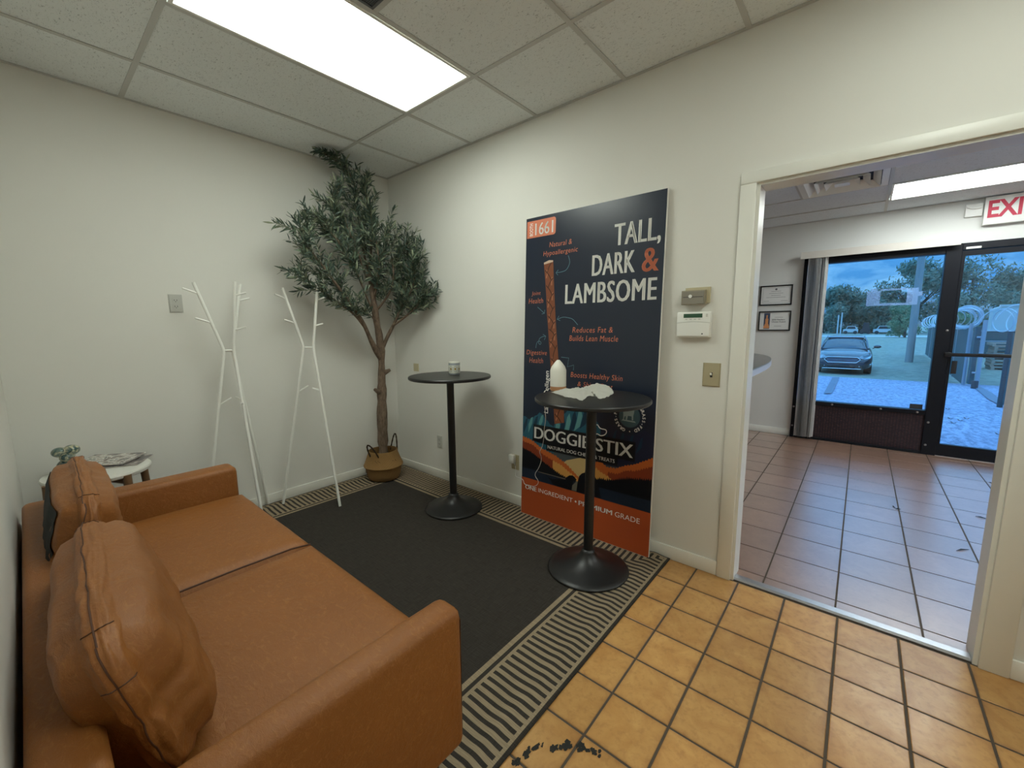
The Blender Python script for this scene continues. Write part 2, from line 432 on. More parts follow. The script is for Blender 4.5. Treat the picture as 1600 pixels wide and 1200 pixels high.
# expanded-metal kick panel
mt, nt, b = newmat('expanded_metal'); wv = nt.wpos((1, 40, 62))
v = nt.node('ShaderNodeTexVoronoi'); nt.l.new(wv, v.inputs['Vector']); v.inputs['Scale'].default_value = 1; v.inputs['Randomness'].default_value = .15
nt.l.new(nt.ramp(v.outputs[0], [(.2, (.13, .055, .05)), (.55, (.02, .012, .018))]), b.inputs['Base Color']); b.inputs['Roughness'].default_value = .5; b.inputs['Metallic'].default_value = .3
bump(nt, b, v.outputs[0], .6, .006)
obj('kick_panel', B(WX-.012, -4.020, .03, WX+.01, -2.905, .418), mt, w1)
for y, z in ((-2.885, .375), (-2.885, .14), (-3.25, .44), (-3.672, .44), (-3.96, .44), (-4.05, .344), (-4.05, .103), (-4.098, 1.29)):
    bm = BM(); lathe(bm, [(0, 0), (.011, 0), (.010, .003), (.005, .005), (0, .005)], seg=12)
    bmesh.ops.rotate(bm, verts=bm.verts, matrix=Matrix.Rotation(-PI/2, 3, 'Y')); bmesh.ops.translate(bm, verts=bm.verts, vec=(X0, y, z)); obj('bolt', bm, bolt_m, w1, True)
obj('window_sticker', B(WX+.012, -3.998, .466, WX+.0145, -3.90, .518), mat('dark_sticker', (.03, .035, .04), .5), w1)
d1 = thing('door_1', None, None, (WX, -4.6, 0), kind='structure')
obj('door_frame', B(X0, -5.10, 2.065, X1, -4.13, 2.13, bev=.003), blackf, d1)
obj('door_frame', B(X0, -5.10, 0, X1, -5.07, 2.065, bev=.003), blackf, d1)
DX0, DX1 = WX-.02, WX+.025
dr = obj('door_leaf', (lambda b_: (box(b_, DX0, -5.068, .005, DX1, -4.97, 2.06), box(b_, DX0, -4.155, .005, DX1, -4.132, 2.06), box(b_, DX0, -4.97, .005, DX1, -4.155, .128), box(b_, DX0, -4.97, 2.012, DX1, -4.155, 2.06), b_)[-1])(BM()), blackf, d1)
obj('glass_pane', B(WX+.0, -4.97, .128, WX+.006, -4.155, 2.012), glass_m, d1)
bm = BM(); box(bm, WX-.075, -5.0, 1.035, WX-.05, -4.10, 1.07, bev=.006); box(bm, WX-.06, -4.145, 1.03, DX0, -4.10, 1.075, bev=.004)
obj('push_bar', bm, mat('push_bar_black', (.01, .01, .012), .3), d1, True)
obj('door_closer_arm', B(WX-.04, -4.25, 2.07, X0-.001, -4.15, 2.09, bev=.003), white_mt, d1, True)
obj('door_lock', B(WX-.03, -4.20, .86, DX0, -4.16, .99, bev=.003), mat('lock_dark', (.015, .015, .018), .4), d1, True)
obj('trim_8', B(WX-.02, -5.1, 0, WX+.18, -4.02, .006), metal_l)['kind'] = 'structure'

# vertical blind with valance
t = thing('vertical_blind', 'white vertical blind drawn to the left of the shop window', 'blind', (WX-.06, -3.47, 2.15))
vl = mat('blind_cream', (.62, .58, .52), .6, var=.05, vscale=10)
obj('valance', B(WX-.115, -4.105, 2.108, WX-.105, -2.836, 2.186, bev=.002), vl, t)
obj('headrail', B(WX-.095, -4.09, 2.135, WX-.045, -2.85, 2.175), white_mt, t)
for k in range(14):
    y = -2.932-.0105*k-(.014 if k > 11 else 0); a = math.radians(-24+random.uniform(-7, 7))
    bm = BM(); n = 6; wd = .086
    P0 = []
    for i in range(n+1):
        s = -wd/2+wd*i/n; bow = .006*(1-(2*i/n-1)**2)
        P0.append((WX-.07+s*math.cos(a), y+bow+s*math.sin(a)))
    for th in (0,):
        lo = [bm.verts.new((px, py, .03)) for px, py in P0]; hi = [bm.verts.new((px, py, 2.135)) for px, py in P0]
        for i in range(n): bm.faces.new((lo[i], lo[i+1], hi[i+1], hi[i]))
    bmesh.ops.solidify(bm, geom=list(bm.faces), thickness=.0012)
    obj('blind_slat', bm, mat('blind_slat_vinyl', (.66, .65, .64), .5, var=.08, vscale=20, island=.22), t)
bm = BM(); tube(bm, [(WX-.10, -3.078, 2.13), (WX-.10, -3.079, 1.2), (WX-.10, -3.075, .55)], .003, 6); obj('wand', bm, white_pl, t, True)
# reflection in the pane, painted on as pale translucent strips
reflection_m, nt, b = newmat('pale_reflection')
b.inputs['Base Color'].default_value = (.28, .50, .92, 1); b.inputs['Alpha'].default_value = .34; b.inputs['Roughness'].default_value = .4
outer = [(-3.452, 1.556), (-3.475, 1.70), (-3.49, 1.727), (-3.53, 1.715), (-3.547, 1.735), (-3.85, 1.728), (-3.893, 1.665), (-3.862, 1.64), (-3.846, 1.556)]
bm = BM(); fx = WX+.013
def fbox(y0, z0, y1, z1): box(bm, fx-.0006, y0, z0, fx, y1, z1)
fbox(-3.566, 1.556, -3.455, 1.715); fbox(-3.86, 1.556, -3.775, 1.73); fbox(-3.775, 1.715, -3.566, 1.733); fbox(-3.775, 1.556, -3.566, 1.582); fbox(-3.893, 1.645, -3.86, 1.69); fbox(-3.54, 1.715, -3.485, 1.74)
tag(obj('painted_reflection', bm, reflection_m), 'faint pale blue reflection painted on the shop window pane', 'window reflection')

# certificates
def certificate(y0, z0, y1, z1, label, kind):
    t = thing('picture_frame', label, 'framed certificate', (WX, (y0+y1)/2, z0), 'certificates by the shop window')
    f = .014; bm = BM()
    for a in ((y0, z0, y1, z0+f), (y0, z1-f, y1, z1), (y0, z0+f, y0+f, z1-f), (y1-f, z0+f, y1, z1-f)): box(bm, WX-.018, a[0], a[1], WX, a[2], a[3], bev=.002)
    obj('frame', bm, mat('black_frame', (.01, .01, .01), .3), t)
    pw = mat('certificate_paper', (.72, .72, .70), .6)
    obj('paper', B(WX-.008, y0+f, z0+f, WX-.004, y1-f, z1-f), pw, t)
    w, h = y1-y0, z1-z0; ink = mat('print_grey', (.12, .12, .13), .7); yr = y1
    def ln(u0, u1, v, th=.003): obj('printed_line', B(WX-.0088, yr-u1*w, z0+v*h-th/2, WX-.0080, yr-u0*w, z0+v*h+th/2), ink, t)
    if kind == 0:
        for u0, u1, v in ((.35, .65, .70), (.28, .72, .60), (.35, .65, .50), (.2, .8, .40), (.12, .3, .22), (.66, .88, .22)): ln(u0, u1, v)
        lathe_b = BM(); lathe(lathe_b, [(0, 0), (.012, 0), (.012, .001), (0, .001)], seg=16)
        bmesh.ops.rotate(lathe_b, verts=lathe_b.verts, matrix=Matrix.Rotation(-PI/2, 3, 'Y')); bmesh.ops.translate(lathe_b, verts=lathe_b.verts, vec=(WX-.0082, (y0+y1)/2, z0+.80*h))
        obj('seal', lathe_b, ink, t)
        bm = BM()
        for a in ((.09, .12, .91, .135), (.09, .865, .91, .88), (.09, .12, .10, .88), (.90, .12, .91, .88)): box(bm, WX-.0086, yr-a[2]*w, z0+a[1]*h, WX-.008, yr-a[0]*w, z0+a[3]*h)
        obj('border_line', bm, mat('print_pale', (.45, .45, .45), .7), t)
    else:
        obj('picture_block', B(WX-.0086, yr-.36*w, z0+.1*h, WX-.008, yr-.17*w, z0+.9*h), mat('print_navy', (.05, .07, .12), .7), t)
        bm2 = BM(); box(bm2, WX-.0095, yr-.31*w, z0+.34*h, WX-.0087, yr-.22*w, z0+.62*h); box(bm2, WX-.0095, yr-.35*w, z0+.13*h, WX-.0087, yr-.17*w, z0+.26*h); box(bm2, WX-.0095, yr-.285*w, z0+.62*h, WX-.0087, yr-.245*w, z0+.8*h); box(bm2, WX-.0095, yr-.33*w, z0+.26*h, WX-.0087, yr-.20*w, z0+.34*h)
        obj('award_statuette', bm2, mat('print_orange', (.7, .3, .12), .7), t)
        ln(.5, .75, .68, .003); ln(.5, .72, .24, .003)
        AWARD.append((t, yr, w, z0, h))
AWARD = []
certificate(-2.775, 1.60, -2.437, 1.84, 'black framed certificate with a round seal, upper of the two', 0)
certificate(-2.78, 1.29, -2.44, 1.53, 'black framed award with an orange statuette, below the sealed certificate', 1)

# exit sign
t = thing('exit_sign', 'white exit sign with red letters above the glass door', 'exit sign', (WX, -4.40, 2.40))
obj('sign_box', B(WX-.06, -4.585, 2.275, WX-.002, -4.232, 2.525, bev=.004), white_pl, t, True)
EXIT = t
t = thing('junction_box', 'small white emergency light box left of the exit sign', 'wall device', (WX, -4.17, 2.42))
obj('box_body', B(WX-.035, -4.225, 2.37, WX, -4.112, 2.485, bev=.004), white_pl, t, True)
bm = BM(); tube(bm, [(WX-.036, -4.12, 2.46), (WX-.05, -4.15, 2.44), (WX-.052, -4.18, 2.437), (WX-.04, -4.215, 2.445)], .006, 8); obj('indicator_clip', bm, white_mt, t, True)

# lobby counter
t = thing('reception_counter', 'grey laminate counter end seen through the doorway', 'counter', (1.0, -2.3, 0))
poly = []
for k in range(28):
    a = -PI/2+PI*k/27-0.0
    ca, sa = math.cos(a), math.sin(a)
    poly.append((.95+1.62*abs(ca)**.85*(1 if ca > 0 else -1), -2.42+.505*abs(sa)**.9*(1 if sa > 0 else -1)))
poly = [(.3, -2.925)]+poly+[(.3, -1.915)]
obj('countertop', prism(BM(), poly, 1.035, 1.075, lambda a, b_, h: Vector((a, b_, h))), mat('grey_laminate', (.20, .20, .19), .3, var=.1), t)
obj('edge_band', prism(BM(), [((x-.95)*1.004+.95, (y+2.42)*1.006-2.42) for x, y in poly], 1.030, 1.068, lambda a, b_, h: Vector((a, b_, h))), mat('edge_band_pale', (.55, .56, .6), .3), t)
obj('base_panel', B(.3, -2.45, 0, 1.6, -2.0, 1.03), mat('counter_base', (.4, .4, .4), .5), t)

# debris on lobby floor
leafdry = mat('dry_debris', (.05, .035, .03), .9)
for k, (x, y, l, a) in enumerate([(1.75, -3.74, .05, .3), (1.72, -3.76, .03, 1.9), (1.2, -4.02, .09, 2.4), (2.2, -4.35, .05, .5), (1.9, -4.2, .06, 1.4), (1.5, -4.28, .05, .2), (2.9, -4.4, .03, .9)]):
    bm = BM(); tube(bm, [(x-l/2*math.cos(a), y-l/2*math.sin(a), .003), (x, y+.006, .006), (x+l/2*math.cos(a), y+l/2*math.sin(a), .003)], [.001, .004, .001], 6)
    tag(obj('dry_leaf', bm, leafdry), 'dark dry leaf scrap on the lobby tiles, '+('upper of the close pair', 'lower of the close pair', 'long one nearest the threshold', 'short one toward the glass door', 'long one right of the close pair', 'one by the right door jamb', 'one closest to the glass door')[k], 'debris', 'leaf scraps on the lobby tiles')

# ------------------------------------------------------------------ WALL DEVICES (near room)
def plate(t, f, w, h, m, th=.006):
    """f(u,v,d): plate coords to world; d outward"""
    bm = BM(); prism(bm, [(-w/2, -h/2), (w/2, -h/2), (w/2, h/2), (-w/2, h/2)], 0, th*.5, f)
    e = .005; prism(bm, [(-w/2+e, -h/2+e), (w/2-e, -h/2+e), (w/2-e, h/2-e), (-w/2+e, h/2-e)], th*.5, th, f)
    return obj('cover_plate', bm, m, t)
def fb(t, name, f, u0, v0, u1, v1, d0, d1, m): return obj(name, prism(BM(), [(u0, v0), (u1, v0), (u1, v1), (u0, v1)], d0, d1, f), m, t)
slot = mat('slot_dark', (.02, .02, .02), .6)
def FA(x, z): return lambda u, v, d: Vector((x+u, -d, z+v))          # on the far wall
def FBm(y, z): return lambda u, v, d: Vector((-d, y-u, z+v))          # on the right wall
def outlet(name, f, loc, label, m, plug=False, group=None):
    t = thing(name, label, 'wall outlet', loc, group)
    plate(t, f, .072, .116, m)
    for s in (1, -1):
        if plug and s == 1: continue
        r = fb(t, 'receptacle', f, -.016, s*.02-.013, .016, s*.02+.013, .006, .0075, m)
        bm = BM()
        for u0, u1 in ((-.008, -.0055), (.0055, .008)): prism(bm, [(u0, s*.02-.003), (u1, s*.02-.003), (u1, s*.02+.006), (u0, s*.02+.006)], .0075, .0079, f)
        prism(bm, [(-.002, s*.02-.010), (.002, s*.02-.010), (.002, s*.02-.006), (-.002, s*.02-.006)], .0075, .0079, f)
        obj('slot', bm, slot, t)
    fb(t, 'screw', f, -.002, -.002, .002, .002, .006, .008, metal_l)
    return t
grey_pl = mat('grey_white_plastic', (.50, .50, .46), .4)
outlet('wall_outlet', FA(-1.652, 1.533), (-1.652, 0, 1.533), 'white double outlet high on the far wall beside the coat racks', grey_pl)
outlet('wall_outlet', FBm(-.625, .347), (0, -.625, .347), 'white double outlet low on the right wall behind the table with the mug', grey_pl)
outlet('wall_outlet', FBm(-1.508, .342), (0, -1.508, .342), 'beige outlet with a white charger plugged in beside the poster', ivory, plug=True)
t = thing('blank_plate', 'small beige blank plate on the right wall near the tree', 'wall plate', (0, -.32, 1.0)); plate(t, FBm(-.322, 1.0), .075, .072, ivory)
t = thing('charger', 'white plug-in charger in the beige outlet by the poster', 'charger', (0, -1.495, .37))
obj('body', B(-.042, -1.522, .338, -.0085, -1.468, .404, bev=.008), white_pl, t, True)
bm = BM(); tube(bm, [(-.030, -1.518, .342), (-.030, -1.528, .335)], .004, 8); obj('connector', bm, white_pl, t)
# light switch
f = FBm(-2.86, 1.103); t = thing('light_switch', 'beige toggle light switch beside the door trim', 'light switch', (0, -2.86, 1.103))
plate(t, f, .086, .125, mat('switch_beige', (.42, .37, .24), .4)); fb(t, 'toggle_slot', f, -.006, -.013, .006, .013, .006, .0065, slot)
bm = BM(); prism(bm, [(-.004, -.004), (.004, -.004), (.004, .006), (-.004, .006)], .006, .018, lambda u, v, d: Vector((-d, -2.86-u, 1.103+v+(d-.006)*.5))); obj('toggle', bm, white_mt, t)
# thermostat
f = FBm(-2.762, 1.513); t = thing('thermostat', 'old beige thermostat in a grey box above the alarm keypad', 'thermostat', (0, -2.762, 1.513))
fb(t, 'backplate', f, -.052, -.034, .072, .046, 0, .012, ivory)
obj('housing', prism(BM(), [(-.063, -.043), (.055, -.043), (.055, .030), (-.063, .030)], .012, .038, f), mat('taupe_plastic', (.30, .27, .20), .4), t)
fb(t, 'clear_cover', f, -.058, -.038, .05, .024, .038, .041, mat('smoke_cover', (.26, .24, .20), .15))
fb(t, 'scale_strip', f, -.055, -.006, .045, -.002, .041, .0415, mat('print_dark', (.08, .07, .06), .6))
bm = BM(); lathe(bm, [(0, 0), (.009, 0), (.009, .004), (0, .004)], seg=14); bmesh.ops.rotate(bm, verts=bm.verts, matrix=Matrix.Rotation(-PI/2, 3, 'Y')); bmesh.ops.translate(bm, verts=bm.verts, vec=(-.041, -2.745, 1.513)); obj('dial', bm, white_mt, t)
# alarm keypad
f = FBm(-2.762, 1.365); t = thing('alarm_keypad', 'white alarm keypad with a dark green display below the thermostat', 'alarm keypad', (0, -2.762, 1.365))
obj('body', B(-.030, -2.762-.087, 1.298, 0, -2.762+.085, 1.432, bev=.006), white_pl, t, True)
fb(t, 'display', f, -.050, .037, .045, .058, .030, .0308, mat('lcd_green', (.03, .09, .05), .15))
fb(t, 'button', f, .062, .042, .071, .047, .030, .033, grey_pl); fb(t, 'button', f, .062, .05, .071, .055, .030, .033, grey_pl)
for k in range(4): fb(t, 'button', f, -.04+.022*k, .027, -.030+.022*k, .031, .030, .0325, grey_pl)
bm = BM(); tube(bm, [(-.0305, -2.762-u, 1.365+.016-.006*(abs(u)/.085)**2) for u in [-.084+.012*k for k in range(15)]], .0012, 5); obj('door_seam', bm, grey_pl, t)
fb(t, 'flip_door', f, -.080, -.058, .080, .008, .030, .0335, white_pl); fb(t, 'small_logo', f, .045, -.05, .052, -.044, .0335, .034, slot)

# ------------------------------------------------------------------ RUG
XR, YN, YFR, XLr = -.008, -2.695, -.016, -2.30
mt, nt, b = newmat('woven_rug')
g = nt.wpos(); sp = nt.node('ShaderNodeSeparateXYZ'); nt.l.new(g, sp.inputs[0]); X, Y = sp.outputs[0], sp.outputs[1]
wob = nt.noise(g, 6, 2, .5); wobs = nt.m('MULTIPLY_ADD', wob, .010, -.005)
dx = nt.m('SUBTRACT', XR, X); dn = nt.m('SUBTRACT', Y, YN); df = nt.m('SUBTRACT', YFR, Y)
dy = nt.m('MINIMUM', dn, df); d = nt.m('ADD', nt.m('MINIMUM', dx, dy), nt.m('MULTIPLY', wobs, .3))
isx = nt.m('LESS_THAN', dx, dy)
sc = nt.m('MULTIPLY_ADD', isx, nt.m('SUBTRACT', Y, X), X)            # coordinate across the stripes
sc = nt.m('ADD', sc, wobs)
fr_ = nt.m('FRACT', nt.m('DIVIDE', nt.m('ADD', sc, 10.0), .0352))
stripe = nt.m('LESS_THAN', fr_, .46)
def band(a, c_): return nt.m('MULTIPLY', nt.m('GREATER_THAN', d, a), nt.m('LESS_THAN', d, c_))
dark = nt.m('LESS_THAN', d, .013)
dark = nt.m('MAXIMUM', dark, nt.m('MULTIPLY', band(.026, .252), stripe))
dark = nt.m('MAXIMUM', dark, band(.266, .283)); dark = nt.m('MAXIMUM', dark, nt.m('GREATER_THAN', d, .306))
fine = nt.noise(nt.wpos((14, 300, 1)), 1, 3, .6); fine2 = nt.noise(nt.wpos((300, 14, 1)), 1, 3, .6)
beige = nt.mix(fine2, srgb(112, 98, 78), srgb(178, 160, 134)); char = nt.mix(nt.m('MULTIPLY', fine, fine2), srgb(34, 31, 28), srgb(96, 90, 84))
nt.l.new(nt.mix(dark, beige, char), b.inputs['Base Color']); b.inputs['Roughness'].default_value = .95; b.inputs['Specular IOR Level'].default_value = .15
bump(nt, b, nt.m('ADD', fine, fine2), .5, .002)
bm = BM(); nx, ny = 150, 170; V_ = {}
def rug_z(x, y):
    z = .008
    dn_, df_, dx_ = y-YN, YFR-y, XR-x
    for dd, amp in ((dn_, .009), (df_, .009), (dx_, .003)):
        z += amp*math.exp(-((dd-.085)/.035)**2)*(.75+.25*math.sin(7*(x+y)))
    if -0.66 < x < -.06: pass
    return z
for i in range(nx+1):
    for j in range(ny+1):
        x = XLr+(XR-XLr)*i/nx; tt = j/ny
        y = YN+(YFR-YN)*(tt if True else tt)
        V_[i, j] = bm.verts.new((x, y, rug_z(x, y)))
for i in range(nx):
    for j in range(ny): bm.faces.new((V_[i, j], V_[i+1, j], V_[i+1, j+1], V_[i, j+1]))
border = [V_[i, 0] for i in range(nx+1)]+[V_[nx, j] for j in range(1, ny+1)]+[V_[i, ny] for i in range(nx-1, -1, -1)]+[V_[0, j] for j in range(ny-1, 0, -1)]
low = [bm.verts.new((v.co.x, v.co.y, .001)) for v in border]; n = len(border)
for k in range(n): bm.faces.new((border[k], low[k], low[(k+1)%n], border[(k+1)%n]))
tag(obj('rug', bm, mt, smooth='all'), 'charcoal woven rug with beige and black striped border on the tiles', 'rug')
# dark scuff marks left on the tiles beside the rug
scuff = mat('tar_residue', (.012, .012, .010), .8)
for si_, seg_ in enumerate(([(-1.47, -2.725), (-1.43, -2.735), (-1.39, -2.745), (-1.37, -2.76)], [(-1.36, -2.785), (-1.33, -2.815), (-1.305, -2.83)], [(-1.30, -2.85), (-1.285, -2.885), (-1.275, -2.92)])):
    bm = BM()
    for k in range(26):
        i = random.randrange(len(seg_)-1); a_ = random.random()
        px = seg_[i][0]*(1-a_)+seg_[i+1][0]*a_+random.gauss(0, .006); py = seg_[i][1]*(1-a_)+seg_[i+1][1]*a_+random.gauss(0, .005); r = random.uniform(.004, .013)
        vs = [bm.verts.new((px+r*random.uniform(.4, 1.3)*math.cos(q*PI/3), py+r*random.uniform(.3, .9)*math.sin(q*PI/3), .0012+k*.00002)) for q in range(6)]
        bm.faces.new(vs)
    tag(obj('scuff_mark', bm, scuff), 'black tar-like scuff on the tiles, '+('long smear touching the rug edge', 'middle smear of the three', 'rightmost smear crossing a grout line')[si_], 'stain', 'scuffs beside the rug')

# ------------------------------------------------------------------ SOFA
mt, nt, b = newmat('tan_leather'); leather = mt
p1 = nt.wpos(); n1 = nt.noise(p1, 3.5, 5, .6, .4); n2 = nt.noise(nt.wpos((1, .4, 1)), 75, 5, .7, 1.2); n3 = nt.noise(p1, 700, 2, .5)
c = nt.mix(n1, srgb(124, 74, 30), srgb(152, 96, 44)); c = nt.mix(nt.m('MULTIPLY', nt.ramp(n2, [(.52, (0,0,0)), (.72, (1,1,1))]), .5), c, srgb(176, 120, 68))
nt.l.new(c, b.inputs['Base Color']); nt.put(b.inputs['Roughness'], nt.m('MULTIPLY_ADD', n2, .2, .38)); b.inputs['Specular IOR Level'].default_value = .4
n4 = nt.noise(nt.wpos((1, .6, 1)), 16, 4, .55, 2.2)
bump(nt, b, nt.m('ADD', nt.m('ADD', nt.m('MULTIPLY', n2, 1.0), nt.m('MULTIPLY', n3, .35)), nt.m('MULTIPLY', n4, 2.2)), .42, .003)
stitch = mat('leather_seam', srgb(76, 42, 20), .6)
SX0, SX1, SYN, SYF = -2.405, -1.625, -2.672, -.695
sofa = thing('sofa', 'tan leather two-seat sofa against the left wall', 'sofa', (-2.0, -1.69, 0))
def rbox(x0, y0, z0, x1, y1, z1, r=.03, cuts=6, puff=(0, 0, 0), nz=0, crown=0):
    bm = BM(); box(bm, x0, y0, z0, x1, y1, z1)
    bmesh.ops.bevel(bm, geom=list(bm.edges), offset=r, segments=4, profile=.5, affect='EDGES')
    return bm
AT = .60
near_in, far_in = -2.575, -.83
obj('arm', rbox(SX0, SYN, .17, SX1-.0, near_in, AT, .028), leather, sofa, True)
obj('arm', rbox(SX0, far_in, .17, SX1-.0, SYF, AT, .028), leather, sofa, True)
obj('back_frame', rbox(SX0, near_in+.001, .17, SX0+.10, far_in-.001, .65, .022), leather, sofa, True)
obj('seat_base', rbox(SX0+.101, near_in+.002, .17, SX1-.012, far_in-.002, .30, .015), leather, sofa, True)
ymid = (near_in+far_in)/2
def seat_cushion(y0, y1):
    bm = BM(); n = 22; m_ = 14; x0, x1 = SX0+.102, SX1+.008; z0, z1 = .302, .452
    bmesh.ops.create_grid(bm, x_segments=1, y_segments=1, size=1); bm.clear()
    def P_(u, v, top):
        # u,v in -1..1 ; rounded square superellipse mapping
        ex = math.copysign(1-(1-abs(u))**1.0, u); ey = math.copysign(abs(v), v)
        edge = max(abs(u), abs(v)); rr = max(0, (edge-.90)/.10)
        zc = z1+.012*(1-u*u)*(1-v*v)**.5-.02*rr**2.2 if top else z0
        wr = noise.noise(Vector((u*5+y0*9, v*3, 2)))*.002
        return Vector(((x0+x1)/2+u*(x1-x0)/2, (y0+y1)/2+v*(y1-y0)/2, zc+wr))
    def warp(t_): return math.sin(t_*PI/2)*.35+t_*.65
    T = {}
    for top in (1, 0):
        for i in range(n+1):
            for j in range(m_+1): T[top, i, j] = bm.verts.new(P_(warp(-1+2*i/n), warp(-1+2*j/m_), top))
        for i in range(n):
            for j in range(m_):
                q = (T[top, i, j], T[top, i+1, j], T[top, i+1, j+1], T[top, i, j+1]); bm.faces.new(q if top else q[::-1])
    rim = [(i, 0) for i in range(n)]+[(n, j) for j in range(m_)]+[(i, m_) for i in range(n, 0, -1)]+[(0, j) for j in range(m_, 0, -1)]
    mids = []
    for i, j in rim:
        a, c_ = T[1, i, j].co, T[0, i, j].co; o_ = Vector((a.x-(x0+x1)/2, a.y-(y0+y1)/2, 0)).normalized()*.006
        mids.append((bm.verts.new(a*.8+c_*.2+o_*1.1), bm.verts.new(a*.25+c_*.75+o_)))
    k_ = len(rim)
    for k in range(k_):
        a = T[(1,)+rim[k]]; a2 = T[(1,)+rim[(k+1)%k_]]; c_ = T[(0,)+rim[k]]; c2 = T[(0,)+rim[(k+1)%k_]]; m0, m1 = mids[k], mids[(k+1)%k_]
        bm.faces.new((a, m0[0], m1[0], a2)); bm.faces.new((m0[0], m0[1], m1[1], m1[0])); bm.faces.new((m0[1], c_, c2, m1[1]))
    bm.normal_update()
    return obj('seat_cushion', bm, leather, sofa, 'all')
seat_cushion(near_in+.003, ymid-.002); seat_cushion(ymid+.002, far_in-.003)
# back cushions: soft pillow blocks that lean on the back frame
bs = BM(); tube(bs, [(SX0+.11, ymid, .449), (-2.1, ymid, .455), (-1.9, ymid, .456), (-1.70, ymid, .452), (SX1+.004, ymid, .440)], .0035, 6); obj('cushion_gap', bs, stitch, sofa)
def back_cushion(name, cx, cy, cz, a, w, h, lean, yawd=0, seed=0, dark=False, label=None, su=-.16):
    bm = BM(); bmesh.ops.create_cube(bm, size=2); bmesh.ops.subdivide_edges(bm, edges=list(bm.edges), cuts=23, use_grid_fill=True)
    Ry = Matrix.Rotation(-lean, 3, 'Y'); Rz = Matrix.Rotation(yawd, 3, 'Z'); R_ = Rz@Ry
    def surf(u, v, s):
        """u thickness, v width, s height, cube surface coords -1..1"""
        ee = min(1, max(abs(v), abs(s)))
        q = max(0, 1-abs(v)**5.0)**.44; q2 = max(0, 1-abs(s)**4.6)**.42
        th = a*u*(.34+.66*min(q, 1)*min(q2, 1)) if True else 0
        yy = w*v*(1-.045*(abs(s)**3))*(1-.02*abs(u)); zz = h*s*(1-.06*(abs(v)**3))*(1-.03*abs(u))
        # round the box edges
        L_ = Vector((u, v, s)); m3 = (abs(u)**5+abs(v)**9+abs(s)**9)**(1/7.0)
        k = 1/max(1, m3)**.9
        yy *= k; zz *= k
        pt = Vector((u*3+seed, v*4, s*3))
        f_ = noise.noise(pt*1.3)*.007+noise.noise(Vector((u*2+seed, v*9, s*5)))*.004*ee
        fold = 0
        for (fv, fs, fa) in ((.62, .55, 1.3), (-.66, .6, -1.1), (-.85, .1, .4), (.1, .9, .2)):
            r_ = Vector((v-fv, s-fs)); al = r_.x*math.cos(fa)+r_.y*math.sin(fa); ac = -r_.x*math.sin(fa)+r_.y*math.cos(fa)
            fold += .011*math.exp(-(ac/.05)**2-(al/.28)**2)
        n_ = Vector((u, v*.3, s*.3)).normalized()
        p = Vector((th, yy, zz))+n_*(f_-fold)
        # sag: bottom heavier
        p.x *= 1+.10*(-s)
        return Vector((cx, cy, cz))+R_@p
    for v in bm.verts: v.co = surf(*v.co)
    for f_ in bm.faces: f_.smooth = True
    if dark:
        pass
    cu = obj('back_cushion', bm, leather, sofa, 'all', label=label)
    # welt seam round the middle and corner stitches
    path = []
    for k in range(97):
        t_ = k/96*8
        if t_ < 2: v, s = -1+t_, 1
        elif t_ < 4: v, s = 1, 1-(t_-2)
        elif t_ < 6: v, s = 1-(t_-4), -1
        else: v, s = -1, -1+(t_-6)
        path.append(surf(su+.05*math.sin(k*.22+seed), v, s)+Vector((0, 0, .0005)))
    bs = BM(); tube(bs, path, .0016, 6, cap=False); sm_ = obj('seam', bs, stitch, cu)
    for sv in (-1, 1):
        bs = BM(); pth = [surf(u_, sv*.84, 1)+Vector((0, 0, .0005)) for u_ in [-.8+.16*k for k in range(11)]]; tube(bs, pth, .0014, 6); obj('seam', bs, stitch, cu)
        bs = BM(); pth = [surf(u_, sv, .55)+Vector((0, sv*.0005, 0)) for u_ in [-.8+.16*k for k in range(11)]]; tube(bs, pth, .0014, 6); obj('seam', bs, stitch, cu)
    if dark:
        bs = BM(); G = {}
        nu, nv = 18, 12
        for i in range(nu+1):
            for j in range(nv+1):
                v_ = -.80+1.6*i/nu; s_ = -.82+(1.58)*j/nv
                p = surf(-1, v_, s_)-R_@Vector((.003, 0, 0)); G[i, j] = bs.verts.new(p)
        for i in range(nu):
            for j in range(nv): bs.faces.new((G[i, j], G[i+1, j], G[i+1, j+1], G[i, j+1]))
        obj('fabric_backing', bs, mat('black_lining', (.012, .014, .013), .85), cu, 'all', label='black fabric backing')
    return cu
back_cushion('near', -2.236, -2.09, .636, .100, .405, .190, math.radians(15), math.radians(-3), 1.0)
back_cushion('far', -2.258, -1.265, .640, .092, .40, .210, math.radians(-6), math.radians(-1), 5.0, dark=True, su=-.45)
# welt seams on the arms and legs
for ya, side in ((SYN, 1), (SYF, -1)):
    bs = BM(); o_ = side*.004
    tube(bs, [(SX0+.03, ya+side*.006, AT-.020), (SX1-.03, ya+side*.006, AT-.020), (SX1-.010, ya+side*.010, AT-.028), (SX1-.001, ya+side*.014, AT-.045), (SX1+.0005, ya+side*.02, .2)], .0022, 6); obj('arm_seam', bs, stitch, sofa)
leg_w = mat('dark_walnut', srgb(70, 46, 30), .4, var=.2, vscale=20, stretch=(6, 6, 1))
for x in (SX0+.07, SX1-.07):
    for y in (SYN+.07, SYF-.07):
        bm = BM(); tube(bm, [(x, y, .0 if y < -2.7 else .008), (x, y, .171)], [.014, .022], 12); obj('leg', bm, leg_w, sofa, True)

